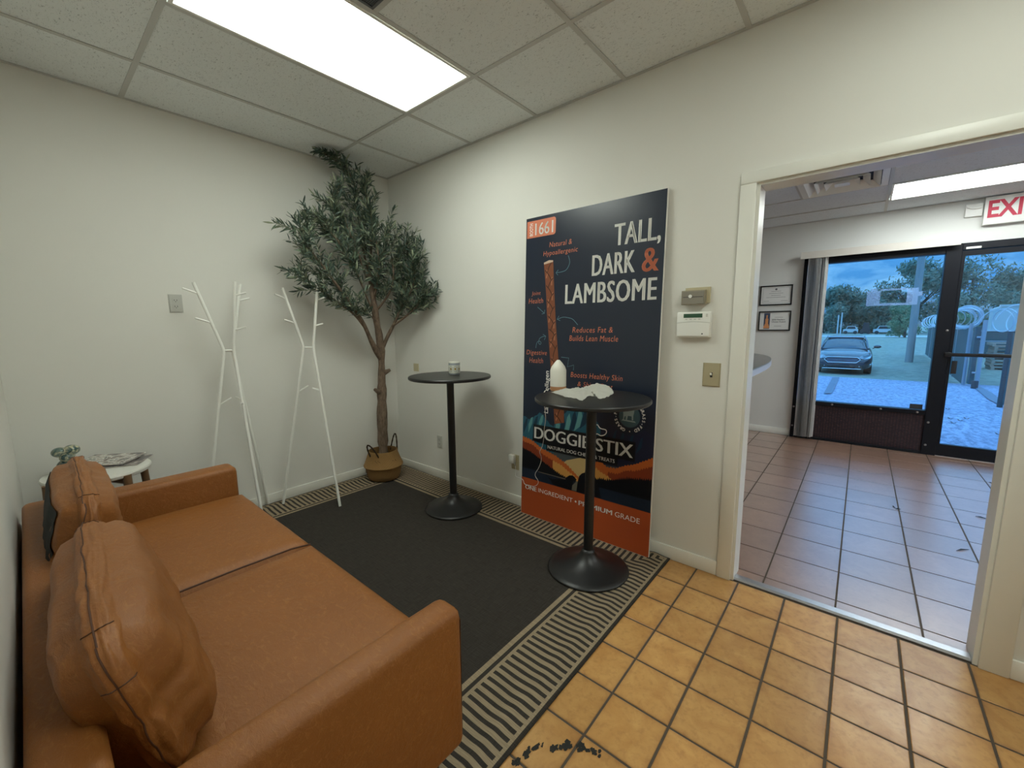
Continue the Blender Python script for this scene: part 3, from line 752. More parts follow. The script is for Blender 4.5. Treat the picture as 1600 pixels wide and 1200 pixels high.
# ------------------------------------------------------------------ SIDE TABLE behind the sofa
tx, ty = -2.136, -.345; TZ = .615
t = thing('side_table', 'round white side table with brown wooden legs between sofa and far wall', 'side table', (tx, ty, 0))
bm = BM(); lathe(bm, [(0, TZ-.028), (.205, TZ-.028), (.214, TZ-.022), (.217, TZ-.008), (.213, TZ), (0, TZ)], tx, ty, 56)
obj('tabletop', bm, mat('speckled_white', (.70, .69, .64), .4, var=.06, vscale=150), t, True)
oak = mat('oiled_oak', srgb(112, 84, 58), .45, var=.25, vscale=16, stretch=(5, 5, .6))
for k in range(4):
    a = math.radians(25+90*k); x, y = tx+.21*math.cos(a), ty+.21*math.sin(a)
    bm = BM(); tube(bm, [(x+.03*math.cos(a), y+.03*math.sin(a), .0), (x, y, TZ-.03), (x, y, TZ-.012)], [.015, .019, .019], 12); obj('leg', bm, oak, t, True)
for k in range(2):
    a = math.radians(25+90*k); dx_, dy_ = .20*math.cos(a), .20*math.sin(a); z = TZ-.05+.0*k
    bm = BM(); tube(bm, [(tx-dx_, ty-dy_, z), (tx+dx_, ty+dy_, z)], .013, 8); obj('stretcher', bm, oak, t, True)
# magazines
def magazine(cx, cy, z, ang, w, h, th, label, cols, curl):
    t = thing('magazine', label, 'magazine', (cx, cy, z), 'magazines on the side table')
    R_ = Matrix.Rotation(ang, 3, 'Z')
    def f(u, v, d_):
        u_ = u/w
        return Vector((cx, cy, z+d_+curl*max(0, u_+.1)**2))+R_@Vector((u, v, 0))
    for nm, z0, z1, m_, e in (('pages', .0, th*.85, mat('magazine_paper', (.60, .58, .54), .6), .003), ('cover', th*.85, th, cols, 0)):
        bm = BM(); n_ = 12; q = {}
        for i in range(n_+1):
            for j in (0, 1):
                for k in (0, 1): q[i, j, k] = bm.verts.new(f(-w/2+e+(w-2*e)*i/n_, (-h/2+e)*(1 if j == 0 else -1), (z0, z1)[k]))
        for i in range(n_):
            bm.faces.new((q[i, 0, 1], q[i+1, 0, 1], q[i+1, 1, 1], q[i, 1, 1])); bm.faces.new((q[i, 0, 0], q[i, 1, 0], q[i+1, 1, 0], q[i+1, 0, 0]))
            for j in (0, 1): bm.faces.new((q[i, j, 0], q[i+1, j, 0], q[i+1, j, 1], q[i, j, 1]))
        for i in (0, n_): bm.faces.new((q[i, 0, 0], q[i, 0, 1], q[i, 1, 1], q[i, 1, 0]))
        obj(nm, bm, m_, t)
    return t
def cover_mat(name, a, b_, c_):
    mt, nt, b = newmat(name); n = nt.noise(nt.wpos((9, 14, 1)), 1.6, 5, .6, 1.5)
    nt.l.new(nt.ramp(n, [(.3, a), (.48, b_), (.56, c_), (.62, a), (.75, b_)]), b.inputs['Base Color']); b.inputs['Roughness'].default_value = .25; return mt
magazine(-2.06, -.27, TZ+.001, math.radians(62), .20, .27, .005, 'lower glossy dark magazine on the round white side table', cover_mat('cover_slate', (.10, .11, .12), (.22, .19, .18), (.55, .5, .45)), .004)
magazine(-2.085, -.225, TZ+.012, math.radians(50), .20, .27, .006, 'upper glossy magazine with a pinkish edge, curling on the side table', cover_mat('cover_grey', (.12, .14, .14), (.30, .25, .23), (.75, .72, .65)), .018)
# glass ornament
ox, oy = -2.243, -.33
t = thing('glass_ornament', 'knotted teal and clear glass ornament at the left end of the side table', 'ornament', (ox, oy, TZ))
gm, nt, b = newmat('swirled_glass'); n = nt.noise(nt.wpos(), 22, 3, .5, 2)
nt.l.new(nt.ramp(n, [(.42, (.02, .09, .10)), (.5, (.25, .33, .28)), (.58, (.75, .72, .5))]), b.inputs['Base Color']); b.inputs['Roughness'].default_value = .03; b.inputs['Transmission Weight'].default_value = .55; b.inputs['IOR'].default_value = 1.5; b.inputs['Coat Weight'].default_value = .6
for nm, (x, y, z, r) in (('glass_lobe', (-.022, .0, .125, .031)), ('glass_lobe', (.020, .0, .128, .032)), ('glass_lobe', (0, -.018, .095, .028)), ('glass_lobe', (.004, .02, .10, .029)), ('glass_foot', (0, 0, .045, .042))):
    bm = BM(); bmesh.ops.create_uvsphere(bm, u_segments=20, v_segments=14, radius=1)
    for v in bm.verts:
        c_ = v.co.copy(); v.co = Vector((ox+x+c_.x*r*1.05, oy+y+c_.y*r*1.05, TZ+z+c_.z*r*(.85 if nm == 'glass_lobe' else 1.0)))
        if v.co.z < TZ+.001: v.co.z = TZ+.001
    obj(nm, bm, gm, t, 'all')

# ------------------------------------------------------------------ BISTRO TABLES
def bistro(cx, cy, bx, by, top, r, rb, label):
    t = thing('bistro_table', label, 'bar table', (cx, cy, 0), 'black pedestal bar tables')
    zb = .011
    bm = BM(); lathe(bm, [(0, zb), (rb-.003, zb), (rb, zb+.004), (rb-.004, zb+.010), (rb*.86, zb+.018), (rb*.62, zb+.030), (rb*.40, zb+.050), (rb*.24, zb+.075), (.038, zb+.10), (.034, zb+.115), (0, zb+.115)], bx, by, 64)
    obj('base', bm, black_m, t, 'all')
    bm = BM(); tube(bm, [(bx, by, zb+.112), (cx, cy, top-.03)], .0265, 24); obj('pole', bm, black_m, t, True)
    bm = BM(); lathe(bm, [(0, top-.045), (.06, top-.045), (.11, top-.030), (.11, top-.022), (0, top-.022)], cx, cy, 24); obj('mount_plate', bm, black_m, t, True)
    bm = BM(); lathe(bm, [(0, top-.021), (r-.006, top-.021), (r, top-.016), (r, top-.005), (r-.004, top), (0, top)], cx, cy, 72); obj('tabletop', bm, black_m, t, True)
T1, T2 = 1.02, .99
t1 = (-.352, -1.19); t2 = (-.405, -2.372)
bistro(t1[0]-.012, t1[1]-.012, t1[0], t1[1], T1, .295, .215, 'round black bar table near the tree, with a mug on top')
bistro(t2[0]-.008, t2[1]-.012, t2[0], t2[1], T2, .303, .225, 'round black bar table before the poster, with a diffuser and cloth')
# mug
mx_, my_ = -.300, -1.180
t = thing('mug', 'small white and blue patterned candle cup with yellow flowers on the bar table', 'mug', (mx_, my_, T1))
mt, nt, b = newmat('patterned_ceramic'); tc = nt.node('ShaderNodeTexCoord'); sp = nt.node('ShaderNodeSeparateXYZ'); nt.l.new(tc.outputs['Object'], sp.inputs[0])
ang = nt.m('ARCTAN2', sp.outputs[1], sp.outputs[0]); zz = sp.outputs[2]
cell = nt.m('SUBTRACT', nt.m('FRACT', nt.m('MULTIPLY_ADD', ang, 8/(2*PI), .25)), .5)
ex_ = nt.m('MULTIPLY', cell, .036); ez_ = nt.m('SUBTRACT', zz, .044)
rad = nt.m('SQRT', nt.m('ADD', nt.m('POWER', ex_, 2.0), nt.m('MULTIPLY', nt.m('POWER', ez_, 2.0), .45)))
ringm = nt.m('MULTIPLY', nt.m('GREATER_THAN', rad, .0125), nt.m('LESS_THAN', rad, .0142)); flower = nt.m('LESS_THAN', nt.m('ADD', rad, nt.m('MULTIPLY', nt.noise(tc.outputs['Object'], 260, 2), .008)), .0105)
c = nt.mix(ringm, (.78, .78, .70), (.28, .27, .22)); c = nt.mix(flower, c, (.38, .26, .05))
bandt = nt.m('MAXIMUM', nt.m('MULTIPLY', nt.m('GREATER_THAN', zz, .070), nt.m('LESS_THAN', zz, .086)), nt.m('LESS_THAN', zz, .012))
c = nt.mix(bandt, c, nt.mix(nt.m('GREATER_THAN', nt.m('FRACT', nt.m('MULTIPLY', ang, 4.0)), .5), (.30, .34, .38), (.5, .53, .55)))
nt.l.new(c, b.inputs['Base Color']); b.inputs['Roughness'].default_value = .2
r = .042
bm = BM(); lathe(bm, [(0, T1), (r-.004, T1), (r, T1+.006), (r, T1+.093), (r-.0035, T1+.094), (r-.0035, T1+.010), (0, T1+.010)], mx_, my_, 40); obj('cup_body', bm, mt, t, True)
bm = BM(); lathe(bm, [(0, T1+.06), (r-.004, T1+.06), (r-.004, T1+.0605), (0, T1+.0605)], mx_, my_, 30); obj('wax', bm, mat('wax', (.75, .70, .58), .5), t)
# diffuser
dx_, dy_ = -.322, -2.108
t = thing('oil_diffuser', 'white bottle-shaped oil diffuser with a wood-tone base on the bar table', 'diffuser', (dx_, dy_, T2))
r = .047
bm = BM(); lathe(bm, [(0, T2), (r-.004, T2), (r, T2+.004), (r, T2+.026), (0, T2+.026)], dx_, dy_, 40); obj('wooden_base', bm, mat('pale_wood', srgb(190, 138, 96), .5, var=.12, vscale=30), t, True)
bm = BM(); lathe(bm, [(0, T2+.0265), (r, T2+.0265), (r, T2+.118), (r-.003, T2+.128), (r*.82, T2+.142), (r*.45, T2+.165), (r*.24, T2+.176), (.008, T2+.179), (.006, T2+.176), (0, T2+.174)], dx_, dy_, 40); obj('shade', bm, mat('matte_white_ceramic', (.80, .78, .70), .45), t, True)
# crumpled cloth
outl = [(-.455, -2.150), (-.545, -2.300), (-.585, -2.427), (-.46, -2.385), (-.42, -2.40), (-.483, -2.468), (-.412, -2.475), (-.293, -2.448), (-.20, -2.385), (-.13, -2.31), (-.16, -2.245), (-.22, -2.20), (-.28, -2.165), (-.335, -2.145)]
cxm = sum(p[0] for p in outl)/len(outl); cym = sum(p[1] for p in outl)/len(outl)
bm = BM(); rings = []; nr = 16; ns = 84
def opt(a):
    s_ = a*len(outl); i = int(s_)%len(outl); f_ = s_-int(s_); p, q = outl[i], outl[(i+1)%len(outl)]; return (p[0]*(1-f_)+q[0]*f_, p[1]*(1-f_)+q[1]*f_)
def clz(x, y, rr):
    q = Vector((x*14, y*14, .3)); rid = (1-abs(noise.noise(q)))**3; rid2 = (1-abs(noise.noise(Vector((x*34+y*20, y*12-x*16, 4)))))**4
    return T2+.002+(.026*rid*max(0, 1-rr**2.5)+.012*rid2*(1-.5*rr)+.006*rr*(1+noise.noise(Vector((x*30, y*30, 9)))))+.03*math.exp(-((x+.27)**2+(y+2.36)**2)/.004)
cv = bm.verts.new((cxm, cym, clz(cxm, cym, 0)))
for i in range(1, nr+1):
    rr = i/nr; ring = []
    for k in range(ns):
        ox_, oy_ = opt(k/ns); x, y = cxm+(ox_-cxm)*rr, cym+(oy_-cym)*rr; ring.append(bm.verts.new((x, y, clz(x, y, rr))))
    rings.append(ring)
for k in range(ns): bm.faces.new((cv, rings[0][k], rings[0][(k+1)%ns]))
for a_, b_ in zip(rings, rings[1:]):
    for k in range(ns): bm.faces.new((a_[k], b_[k], b_[(k+1)%ns], a_[(k+1)%ns]))
bmesh.ops.solidify(bm, geom=list(bm.faces), thickness=-.0012)
tag(obj('cloth', bm, mat('white_cotton', (.82, .81, .74), .9, bmp=.2, bscale=900), smooth='all'), 'crumpled white cloth lying beside the diffuser on the bar table', 'cloth')
# power cord of the diffuser
pts = [(-.340, -2.064, T2+.010), (-.365, -2.060, T2+.005), (-.390, -2.055, T2-.002), (-.400, -2.058, T2-.03), (-.40, -2.068, .883), (-.36, -2.048, .815), (-.30, -1.991, .735), (-.25, -1.955, .658), (-.20, -1.903, .573), (-.18, -1.863, .534), (-.155, -1.872, .487), (-.14, -1.833, .401), (-.125, -1.778, .338), (-.12, -1.824, .296), (-.12, -1.785, .249), (-.12, -1.728, .249), (-.12, -1.688, .244), (-.118, -1.676, .284), (-.115, -1.60, .278), (-.06, -1.56, .285), (-.03, -1.533, .31), (-.030, -1.528, .335)]
cu = bpy.data.curves.new('cord_curve', 'CURVE'); cu.dimensions = '3D'; s_ = cu.splines.new('NURBS'); s_.points.add(len(pts)-1); s_.use_endpoint_u = True; s_.order_u = 3
for q, p in zip(s_.points, pts): q.co = (*p, 1)
cu.bevel_depth = .0021; cu.bevel_resolution = 2; cu.resolution_u = 8
tmp = bpy.data.objects.new('tmp', cu); me = bpy.data.meshes.new_from_object(tmp); me.name = 'power_cord'; me.materials.append(mat('cord_white', (.62, .62, .60), .5)); bpy.data.objects.remove(tmp); bpy.data.curves.remove(cu)
o = bpy.data.objects.new('power_cord', me); C.objects.link(o); tag(o, 'thin white power cord hanging from the bar table to the charger', 'cord')

# ------------------------------------------------------------------ TEXT
def text_mesh(body, bold=0, shear=0, spacing=1):
    cu = bpy.data.curves.new('t', 'FONT'); cu.body = body; cu.size = 1; cu.offset = bold; cu.shear = shear; cu.space_character = spacing; cu.resolution_u = 3
    o = bpy.data.objects.new('t', cu); me = bpy.data.meshes.new_from_object(o); bpy.data.objects.remove(o); bpy.data.curves.remove(cu)
    return me
def put_text(name, body, f, u0, v0, u1, v1, m, parent, bold=0, shear=0, spacing=1, d=.0015, rot=0, label=None, fat=0):
    me = text_mesh(body, bold, shear, spacing)
    if fat:                                    # heavier strokes: the outline laid three times side by side
        bmf = bmesh.new()
        xs0 = [v.co.x for v in me.vertices]; sc_ = (max(xs0)-min(xs0))/abs(u1-u0)
        for k_ in (-1, 0, 1):
            b0 = len(bmf.verts); bmf.from_mesh(me); bmf.verts.ensure_lookup_table()
            for v in bmf.verts[b0:]: v.co.x += k_*fat*sc_
        bmf.to_mesh(me); bmf.free()
    xs = [v.co.x for v in me.vertices]; ys = [v.co.y for v in me.vertices]; ax, bx, ay, by = min(xs), max(xs), min(ys), max(ys)
    off = Vector(parent.location)
    if parent.parent: off += Vector(parent.parent.location)
    for v in me.vertices:
        a_ = (v.co.x-ax)/(bx-ax); c_ = (v.co.y-ay)/(by-ay)
        if rot: a_, c_ = 1-c_, a_
        v.co = f(u0+(u1-u0)*a_, v0+(v1-v0)*c_, d)-off
    me.name = name; me.materials.clear(); me.materials.append(m)
    o = bpy.data.objects.new(name, me); C.objects.link(o); o.parent = parent
    if label: o['label'] = label
    return o
red = mat('exit_red', (.55, .02, .06), .5)
put_text('lettering', 'EXIT', lambda u, v, d: Vector((WX-.06-d, -4.255-u, 2.335+v)), 0, 0, .31, .155, red, EXIT, bold=.03, d=.001)
for (t_, yr, w, z0, h) in AWARD:
    ff = lambda u, v, d: Vector((WX-.008-d, yr-u*w, z0+v*h))
    put_text('printed_text', '2023 Readers', ff, .42, .53, .82, .60, mat('print_grey', (0, 0, 0)), t_, bold=.02, d=.0008)
    put_text('printed_text', 'Choice Award', ff, .42, .42, .84, .49, mat('print_grey', (0, 0, 0)), t_, bold=.02, d=.0008)

# ------------------------------------------------------------------ POSTER BOARD
PL = math.hypot(2.09, .075)
PO = Vector((-.097, -1.638, .012)); PV = Vector((.075/PL, 0, 2.078/PL)).normalized(); PU = Vector((0, -1, 0)); PN = Vector((-PV.z, 0, PV.x))
def PF(u, v, d): return PO+PU*u+PV*v+PN*d
PW, PH = .962, 2.08
poster = thing('poster_board', 'tall navy advertising board with an orange foot leaning on the right wall', 'poster', tuple(PO))
obj('foam_board', prism(BM(), [(0, 0), (PW, 0), (PW, PH), (0, PH)], -.011, 0, PF), mat('foam_core', (.72, .70, .66), .5), poster)
ink_n = mat('ink_navy', srgb(29, 38, 55), .28, var=.04, vscale=3)
ink_w = mat('ink_white', srgb(244, 243, 238), .35); ink_o = mat('ink_orange', srgb(176, 80, 42), .3, var=.03); ink_c = mat('ink_coral', srgb(214, 124, 92), .35)
ink_t = mat('ink_teal_line', srgb(98, 138, 150), .35); ink_k = mat('ink_black', srgb(14, 16, 22), .3)
def flat(name, polys, m, d, parent=poster, label=None):
    bm = BM()
    for pl in polys:
        vs = [bm.verts.new(PF(min(PW, max(0, a)), min(PH, max(0, c_)), d)) for a, c_ in pl]
        try: bm.faces.new(vs)
        except ValueError: pass
    o_ = obj(name, bm, m, parent, label=label); return o_
flat('print_background', [[(0.004, .274), (PW-.004, .274), (PW-.004, PH-.004), (.004, PH-.004)]], ink_n, .0004)
flat('orange_field', [[(.002, .002), (PW-.002, .002), (PW-.002, .276), (.002, .276)]], ink_o, .0006)
# landscape art
random.seed(3)
def strip(top, bot):  # polygon between two polylines
    return [list(a) for a in top]+[list(a) for a in bot[::-1]]
def spiky(pts, n, amp, seed):
    rnd = random.Random(seed); out = []
    L_ = [0]
    for a_, b_ in zip(pts, pts[1:]): L_.append(L_[-1]+math.hypot(b_[0]-a_[0], b_[1]-a_[1]))
    for k in range(n+1):
        s_ = L_[-1]*k/n; i = max(j for j in range(len(L_)) if L_[j] <= s_+1e-9); i = min(i, len(pts)-2); f_ = (s_-L_[i])/(L_[i+1]-L_[i])
        x = pts[i][0]*(1-f_)+pts[i+1][0]*f_; y = pts[i][1]*(1-f_)+pts[i+1][1]*f_
        out.append((x, y+(amp*rnd.uniform(.4, 1) if k%2 else -amp*rnd.uniform(0, .4))))
    return out
def fillunder(name, top, base, m, d):
    """column quads between a polyline and a base function"""
    polys = [[top[i], top[i+1], (top[i+1][0], base(top[i+1][0])), (top[i][0], base(top[i][0]))] for i in range(len(top)-1)]
    return flat(name, polys, m, d)
def ink(n_, r, g_, b_): return mat(n_, srgb(r, g_, b_), .3)
fillunder('printed_valley', [(.004, .50), (.2, .56), (.35, .54), (.52, .52), (.62, .50), (.75, .53), (.958, .56)], lambda x: .30, ink('ink_grey_mountain', 74, 80, 84), .0008)
fillunder('printed_valley', [(.30, .40), (.38, .47), (.46, .50), (.55, .53), (.62, .49), (.70, .45), (.76, .40)], lambda x: .30, ink('ink_pale_gold', 196, 168, 116), .0010)
def mount(name, outline, ridges):
    flat(name, [outline], ridges[0], .0008)
tealA, tealB, tealC, tealD = ink('ink_teal_dark', 22, 52, 72), ink('ink_teal_mid', 40, 92, 112), ink('ink_teal_light', 92, 148, 150), ink('ink_night_ridge', 34, 38, 60)
fillunder('printed_mountain', spiky([(.004, .72), (.07, .70), (.16, .765), (.195, .73), (.23, .70), (.28, .67)], 14, .008, 1), lambda x: .5, tealB, .0009)
fillunder('printed_mountain', spiky([(.27, .69), (.36, .79), (.44, .845), (.50, .86), (.56, .80), (.62, .72)], 14, .012, 2), lambda x: .55, tealB, .0009)
fillunder('printed_mountain', spiky([(.62, .70), (.70, .76), (.80, .80), (.88, .76), (.958, .72)], 16, .010, 3), lambda x: .5, tealD, .0009)
for k in range(6):   # folded ridges on the mountains
    x0 = .29+.042*k; yt = .715+.022*k
    flat('printed_ridge', [[(x0, yt), (x0+.018, yt+.03), (x0+.03, yt-.02), (x0-.005+.02, yt-.09), (x0-.03, yt-.13), (x0-.01, yt-.06)]], (tealC, tealA)[k%2], .0011+.00003*k)
for k in range(4):
    x0 = .03+.045*k; yt = .70+.014*k
    flat('printed_ridge', [[(x0, yt), (x0+.018, yt+.01), (x0+.012, yt-.04), (x0-.02, yt-.11), (x0-.02, yt-.05)]], (tealA, tealC)[k%2], .0011+.00003*k)
for k in range(5):
    x0 = .66+.055*k; yt = .70+.02*(2-abs(k-2))
    flat('printed_ridge', [[(x0, yt), (x0+.012, yt+.01), (x0+.006, yt-.05), (x0-.03, yt-.10)]], tealA, .0011+.00003*k)
or1, or2, or3 = ink('ink_forest_orange', 186, 96, 46), ink('ink_forest_rust', 132, 58, 34), ink('ink_forest_gold', 206, 150, 80)
fillunder('printed_forest', spiky([(.004, .57), (.10, .551), (.176, .509), (.25, .495), (.318, .470), (.38, .44), (.44, .40), (.48, .37)], 46, .010, 5), lambda x: .345, or1, .0013)
fillunder('printed_forest', spiky([(.004, .535), (.10, .52), (.176, .475), (.25, .45), (.30, .43), (.36, .40), (.42, .37)], 40, .010, 6), lambda x: .345, or2, .0014)
fillunder('printed_forest', spiky([(.27, .445), (.34, .425), (.40, .395), (.47, .36)], 20, .010, 16), lambda x: .345, or3, .00145)
fillunder('printed_forest', spiky([(.56, .46), (.60, .505), (.635, .509), (.671, .485), (.73, .49), (.777, .512), (.856, .543), (.958, .60)], 46, .010, 7), lambda x: .345, or1, .0013)
fillunder('printed_forest', spiky([(.68, .45), (.75, .46), (.80, .49), (.86, .50), (.958, .55)], 36, .012, 8), lambda x: .345, or2, .0014)
fillunder('printed_forest', spiky([(.56, .43), (.60, .465), (.64, .44), (.68, .43), (.73, .40)], 18, .010, 9), lambda x: .345, or3, .00145)
fillunder('printed_pines', spiky([(.004, .487), (.102, .462), (.178, .425), (.251, .392), (.33, .362), (.42, .345)], 60, .014, 10), lambda x: .33, ink_k, .0016)
fillunder('printed_pines', spiky([(.58, .365), (.62, .40), (.673, .405), (.726, .415), (.807, .445), (.86, .455), (.958, .470)], 60, .016, 11), lambda x: .33, ink_k, .0016)
flat('printed_lake', [[(.004, .274), (.958, .274), (.958, .347), (.004, .345)]], ink('ink_lake', 30, 40, 56), .0018)
flat('lake_glint', [[(.40, .277), (.62, .277), (.58, .345), (.46, .345)]], ink('ink_lake_glow', 108, 104, 92), .0019)
flat('lake_glint', [[(.15, .338), (.38, .338), (.38, .343), (.15, .343)]], ink('ink_lake_line', 120, 110, 92), .0019)
flat('dog_silhouette', [[(.21, .335), (.235, .322), (.27, .315), (.315, .326), (.374, .338), (.392, .362), (.406, .373), (.43, .378), (.445, .372), (.462, .356), (.455, .346), (.436, .338), (.430, .31), (.426, .277), (.40, .276), (.30, .276), (.272, .285), (.255, .305)]], ink_k, .0022)
flat('person_silhouette', [[(.463, .276), (.468, .33), (.479, .385), (.50, .408), (.520, .418), (.527, .455), (.545, .468), (.563, .455), (.568, .425), (.59, .413), (.608, .39), (.628, .33), (.642, .276)]], ink_k, .0022)
flat('logo_banner', [[(.095, .556), (.215, .545), (.215, .508), (.742, .508), (.742, .556), (.85, .556), (.85, .675), (.60, .675), (.10, .675)]], ink_k, .0026)
put_text('lettering', 'DOGGIE', PF, .109, .576, .548, .658, ink_w, poster, bold=0, d=.0032, fat=.0028)
put_text('lettering', 'STIX', PF, .590, .576, .838, .658, ink_w, poster, bold=0, d=.0032, fat=.0028)
put_text('lettering', 'NATURAL DOG CHEWS & TREATS', PF, .225, .523, .724, .546, ink_w, poster, bold=0, d=.0032, fat=.0008)
def stroke(name, pts, w_, m_, d, parent=poster):
    bm = BM(); n_ = len(pts); L0, R0 = [], []
    for i, p in enumerate(pts):
        a_ = Vector(pts[max(0, i-1)]); b_ = Vector(pts[min(n_-1, i+1)]); t_ = (b_-a_); t_.normalize(); nn = Vector((-t_.y, t_.x))*w_/2
        L0.append(bm.verts.new(PF(p[0]+nn.x, p[1]+nn.y, d))); R0.append(bm.verts.new(PF(p[0]-nn.x, p[1]-nn.y, d)))
    for i in range(n_-1): bm.faces.new((L0[i], L0[i+1], R0[i+1], R0[i]))
    return obj(name, bm, m_, parent)
def smoothp(pts, k=6):
    out = []; P4 = [pts[0]]+list(pts)+[pts[-1]]
    for i in range(1, len(P4)-2):
        for j in range(k):
            t_ = j/k; q = []
            for c_ in (0, 1):
                a_, b_, c2, d_ = P4[i-1][c_], P4[i][c_], P4[i+1][c_], P4[i+2][c_]
                q.append(.5*((2*b_)+(-a_+c2)*t_+(2*a_-5*b_+4*c2-d_)*t_*t_+(-a_+3*b_-3*c2+d_)*t_**3))
            out.append(tuple(q))
    out.append(pts[-1]); return out
stroke('dog_outline', smoothp([(.560, .735), (.577, .764), (.587, .743), (.600, .742), (.612, .728), (.625, .722), (.656, .719), (.661, .703), (.648, .686), (.622, .678), (.598, .685), (.578, .668)]), .006, ink_w, .0032)
put_text('lettering', 'ONE', PF, .036, .190, .139, .221, ink_w, poster, bold=0, d=.0012, fat=.0016)
put_text('lettering', 'INGREDIENT', PF, .154, .193, .436, .223, ink_w, poster, bold=-.004, d=.0012)
flat('printed_dot', [[(.459+.007*math.cos(a*PI/6), .207+.007*math.sin(a*PI/6)) for a in range(12)]], ink_w, .0012)
put_text('lettering', 'PREMIUM', PF, .481, .190, .721, .221, ink_w, poster, bold=0, d=.0012, fat=.0016)
put_text('lettering', 'GRADE', PF, .739, .189, .898, .221, ink_w, poster, bold=-.004, d=.0012)
# headline
def cond(body, u0, v0, u1, v1, m_=ink_w, bold=.010): return put_text('lettering', body, PF, u0, v0, u1, v1, m_, poster, bold=0, spacing=1.06, d=.0012, fat=.0032)
cond('TALL,', .660, 1.795, .935, 1.938); cond('DARK', .520, 1.655, .795, 1.778); cond('&', .835, 1.650, .932, 1.778, ink_c); cond('LAMBSOME', .332, 1.493, .928, 1.617)
flat('booth_tag', [[(.012, 1.945), (.230, 1.945), (.236, 1.947), (.243, 1.953), (.245, 1.960), (.245, 2.040), (.243, 2.047), (.236, 2.053), (.230, 2.055), (.012, 2.055)]], ink_c, .0010)
put_text('lettering', '1661', PF, .080, 1.958, .226, 2.036, ink_w, poster, bold=0, d=.0016, fat=.0012)
put_text('lettering', 'BOOTH', PF, .034, 1.958, .062, 2.040, ink_w, poster, bold=.01, d=.0016, rot=1)
hand = [('Natural &', .199, 1.866, .371, 1.898), ('Hypoallergenic', .152, 1.805, .415, 1.845), ('Joint', .061, 1.556, .136, 1.589), ('Health', .037, 1.509, .158, 1.543), ('Digestive', .026, 1.150, .199, 1.192), ('Health', .052, 1.104, .169, 1.140),
        ('Reduces Fat &', .395, 1.312, .675, 1.346), ('Builds Lean Muscle', .374, 1.259, .711, 1.294), ('Boosts Healthy Skin', .392, 1.016, .750, 1.060), ('& Shiny Coat', .445, .963, .690, 1.002)]
for s_, a_, b_, c_, d_ in hand: put_text('handwritten_text', s_, PF, a_, b_, c_, d_, ink_c, poster, bold=-.004, shear=.12, spacing=1.08, d=.0012)
stroke('printed_arrow', smoothp([(.347, 1.798), (.359, 1.753), (.337, 1.712), (.299, 1.70), (.258, 1.699)]), .0035, ink_t, .0012)
stroke('printed_arrow', [(.274, 1.715), (.256, 1.698), (.272, 1.682)], .0035, ink_t, .0013)
stroke('printed_arrow', [(.113, 1.484), (.171, 1.44)], .0035, ink_t, .0012); stroke('printed_arrow', [(.150, 1.436), (.171, 1.44), (.174, 1.463)], .0035, ink_t, .0013)
stroke('printed_arrow', smoothp([(.432, 1.361), (.40, 1.392), (.373, 1.404), (.321, 1.411), (.277, 1.398)]), .0035, ink_t, .0012); stroke('printed_arrow', [(.288, 1.42), (.275, 1.398), (.299, 1.389)], .0035, ink_t, .0013)
stroke('printed_arrow', smoothp([(.105, 1.206), (.113, 1.24), (.130, 1.255), (.148, 1.245), (.143, 1.232), (.130, 1.240), (.135, 1.270), (.160, 1.284), (.185, 1.288)]), .0035, ink_t, .0012); stroke('printed_arrow', [(.163, 1.300), (.187, 1.288), (.176, 1.263)], .0035, ink_t, .0013)
stroke('printed_arrow', [(.314, 1.152), (.373, 1.149), (.365, 1.091), (.412, 1.105), (.411, 1.072)], .0035, ink_t, .0012)
put_text('handwritten_text', 'Lamb Collagen', PF, .188, .765, .232, 1.055, ink_w, poster, bold=.003, shear=.1, d=.0028, rot=1)
# braided stick picture
cL = [(.157, 1.770), (.172, 1.661), (.183, 1.55), (.192, 1.436), (.205, 1.34), (.213, 1.25), (.229, 1.118), (.240, .992), (.262, .85), (.276, .70)]
cR = [(.232, 1.778), (.241, 1.656), (.250, 1.55), (.258, 1.456), (.270, 1.34), (.277, 1.28), (.291, 1.16), (.312, 1.02), (.345, .85), (.352, .72)]
st1, st2, st3 = ink('ink_chew_mid', 128, 76, 52), ink('ink_chew_dark', 66, 34, 26), ink('ink_chew_light', 172, 112, 84)
stick = flat('printed_braid', [[cL[i], cR[i], cR[i+1], cL[i+1]] for i in range(len(cL)-1)], st1, .0014)
def at(s_):
    i = min(len(cL)-2, int(s_*(len(cL)-1))); f_ = s_*(len(cL)-1)-i
    l_ = Vector(cL[i]).lerp(Vector(cL[i+1]), f_); r_ = Vector(cR[i]).lerp(Vector(cR[i+1]), f_); return l_, r_
for k in range(20):
    s0, s1 = k/20, min(1, (k+1.35)/20); l0, r0 = at(s0); l1, r1 = at(s1)
    if k%2: a_, b_ = l0.lerp(r0, .08), l1.lerp(r1, .72)
    else: a_, b_ = l0.lerp(r0, .92), l1.lerp(r1, .28)
    stroke('braid_line', smoothp([tuple(a_), tuple(a_.lerp(b_, .5)+Vector((.006 if k%2 else -.006, 0))), tuple(b_)], 3), .006, st2, .0016)
    mm = a_.lerp(b_, .5)+Vector((-.012 if k%2 else .012, .01))
    if k%3 != 0: stroke('braid_highlight', [tuple(mm+Vector((0, .028))), tuple(mm+Vector((.004 if k%2 else -.004, 0))), tuple(mm-Vector((.004, .026)))], .009, st3, .0015)
flat('braid_cap', [[(.160, 1.760), (.230, 1.770), (.232, 1.780), (.20, 1.784), (.158, 1.772)]], ink('ink_chew_cut', 205, 180, 160), .0017)
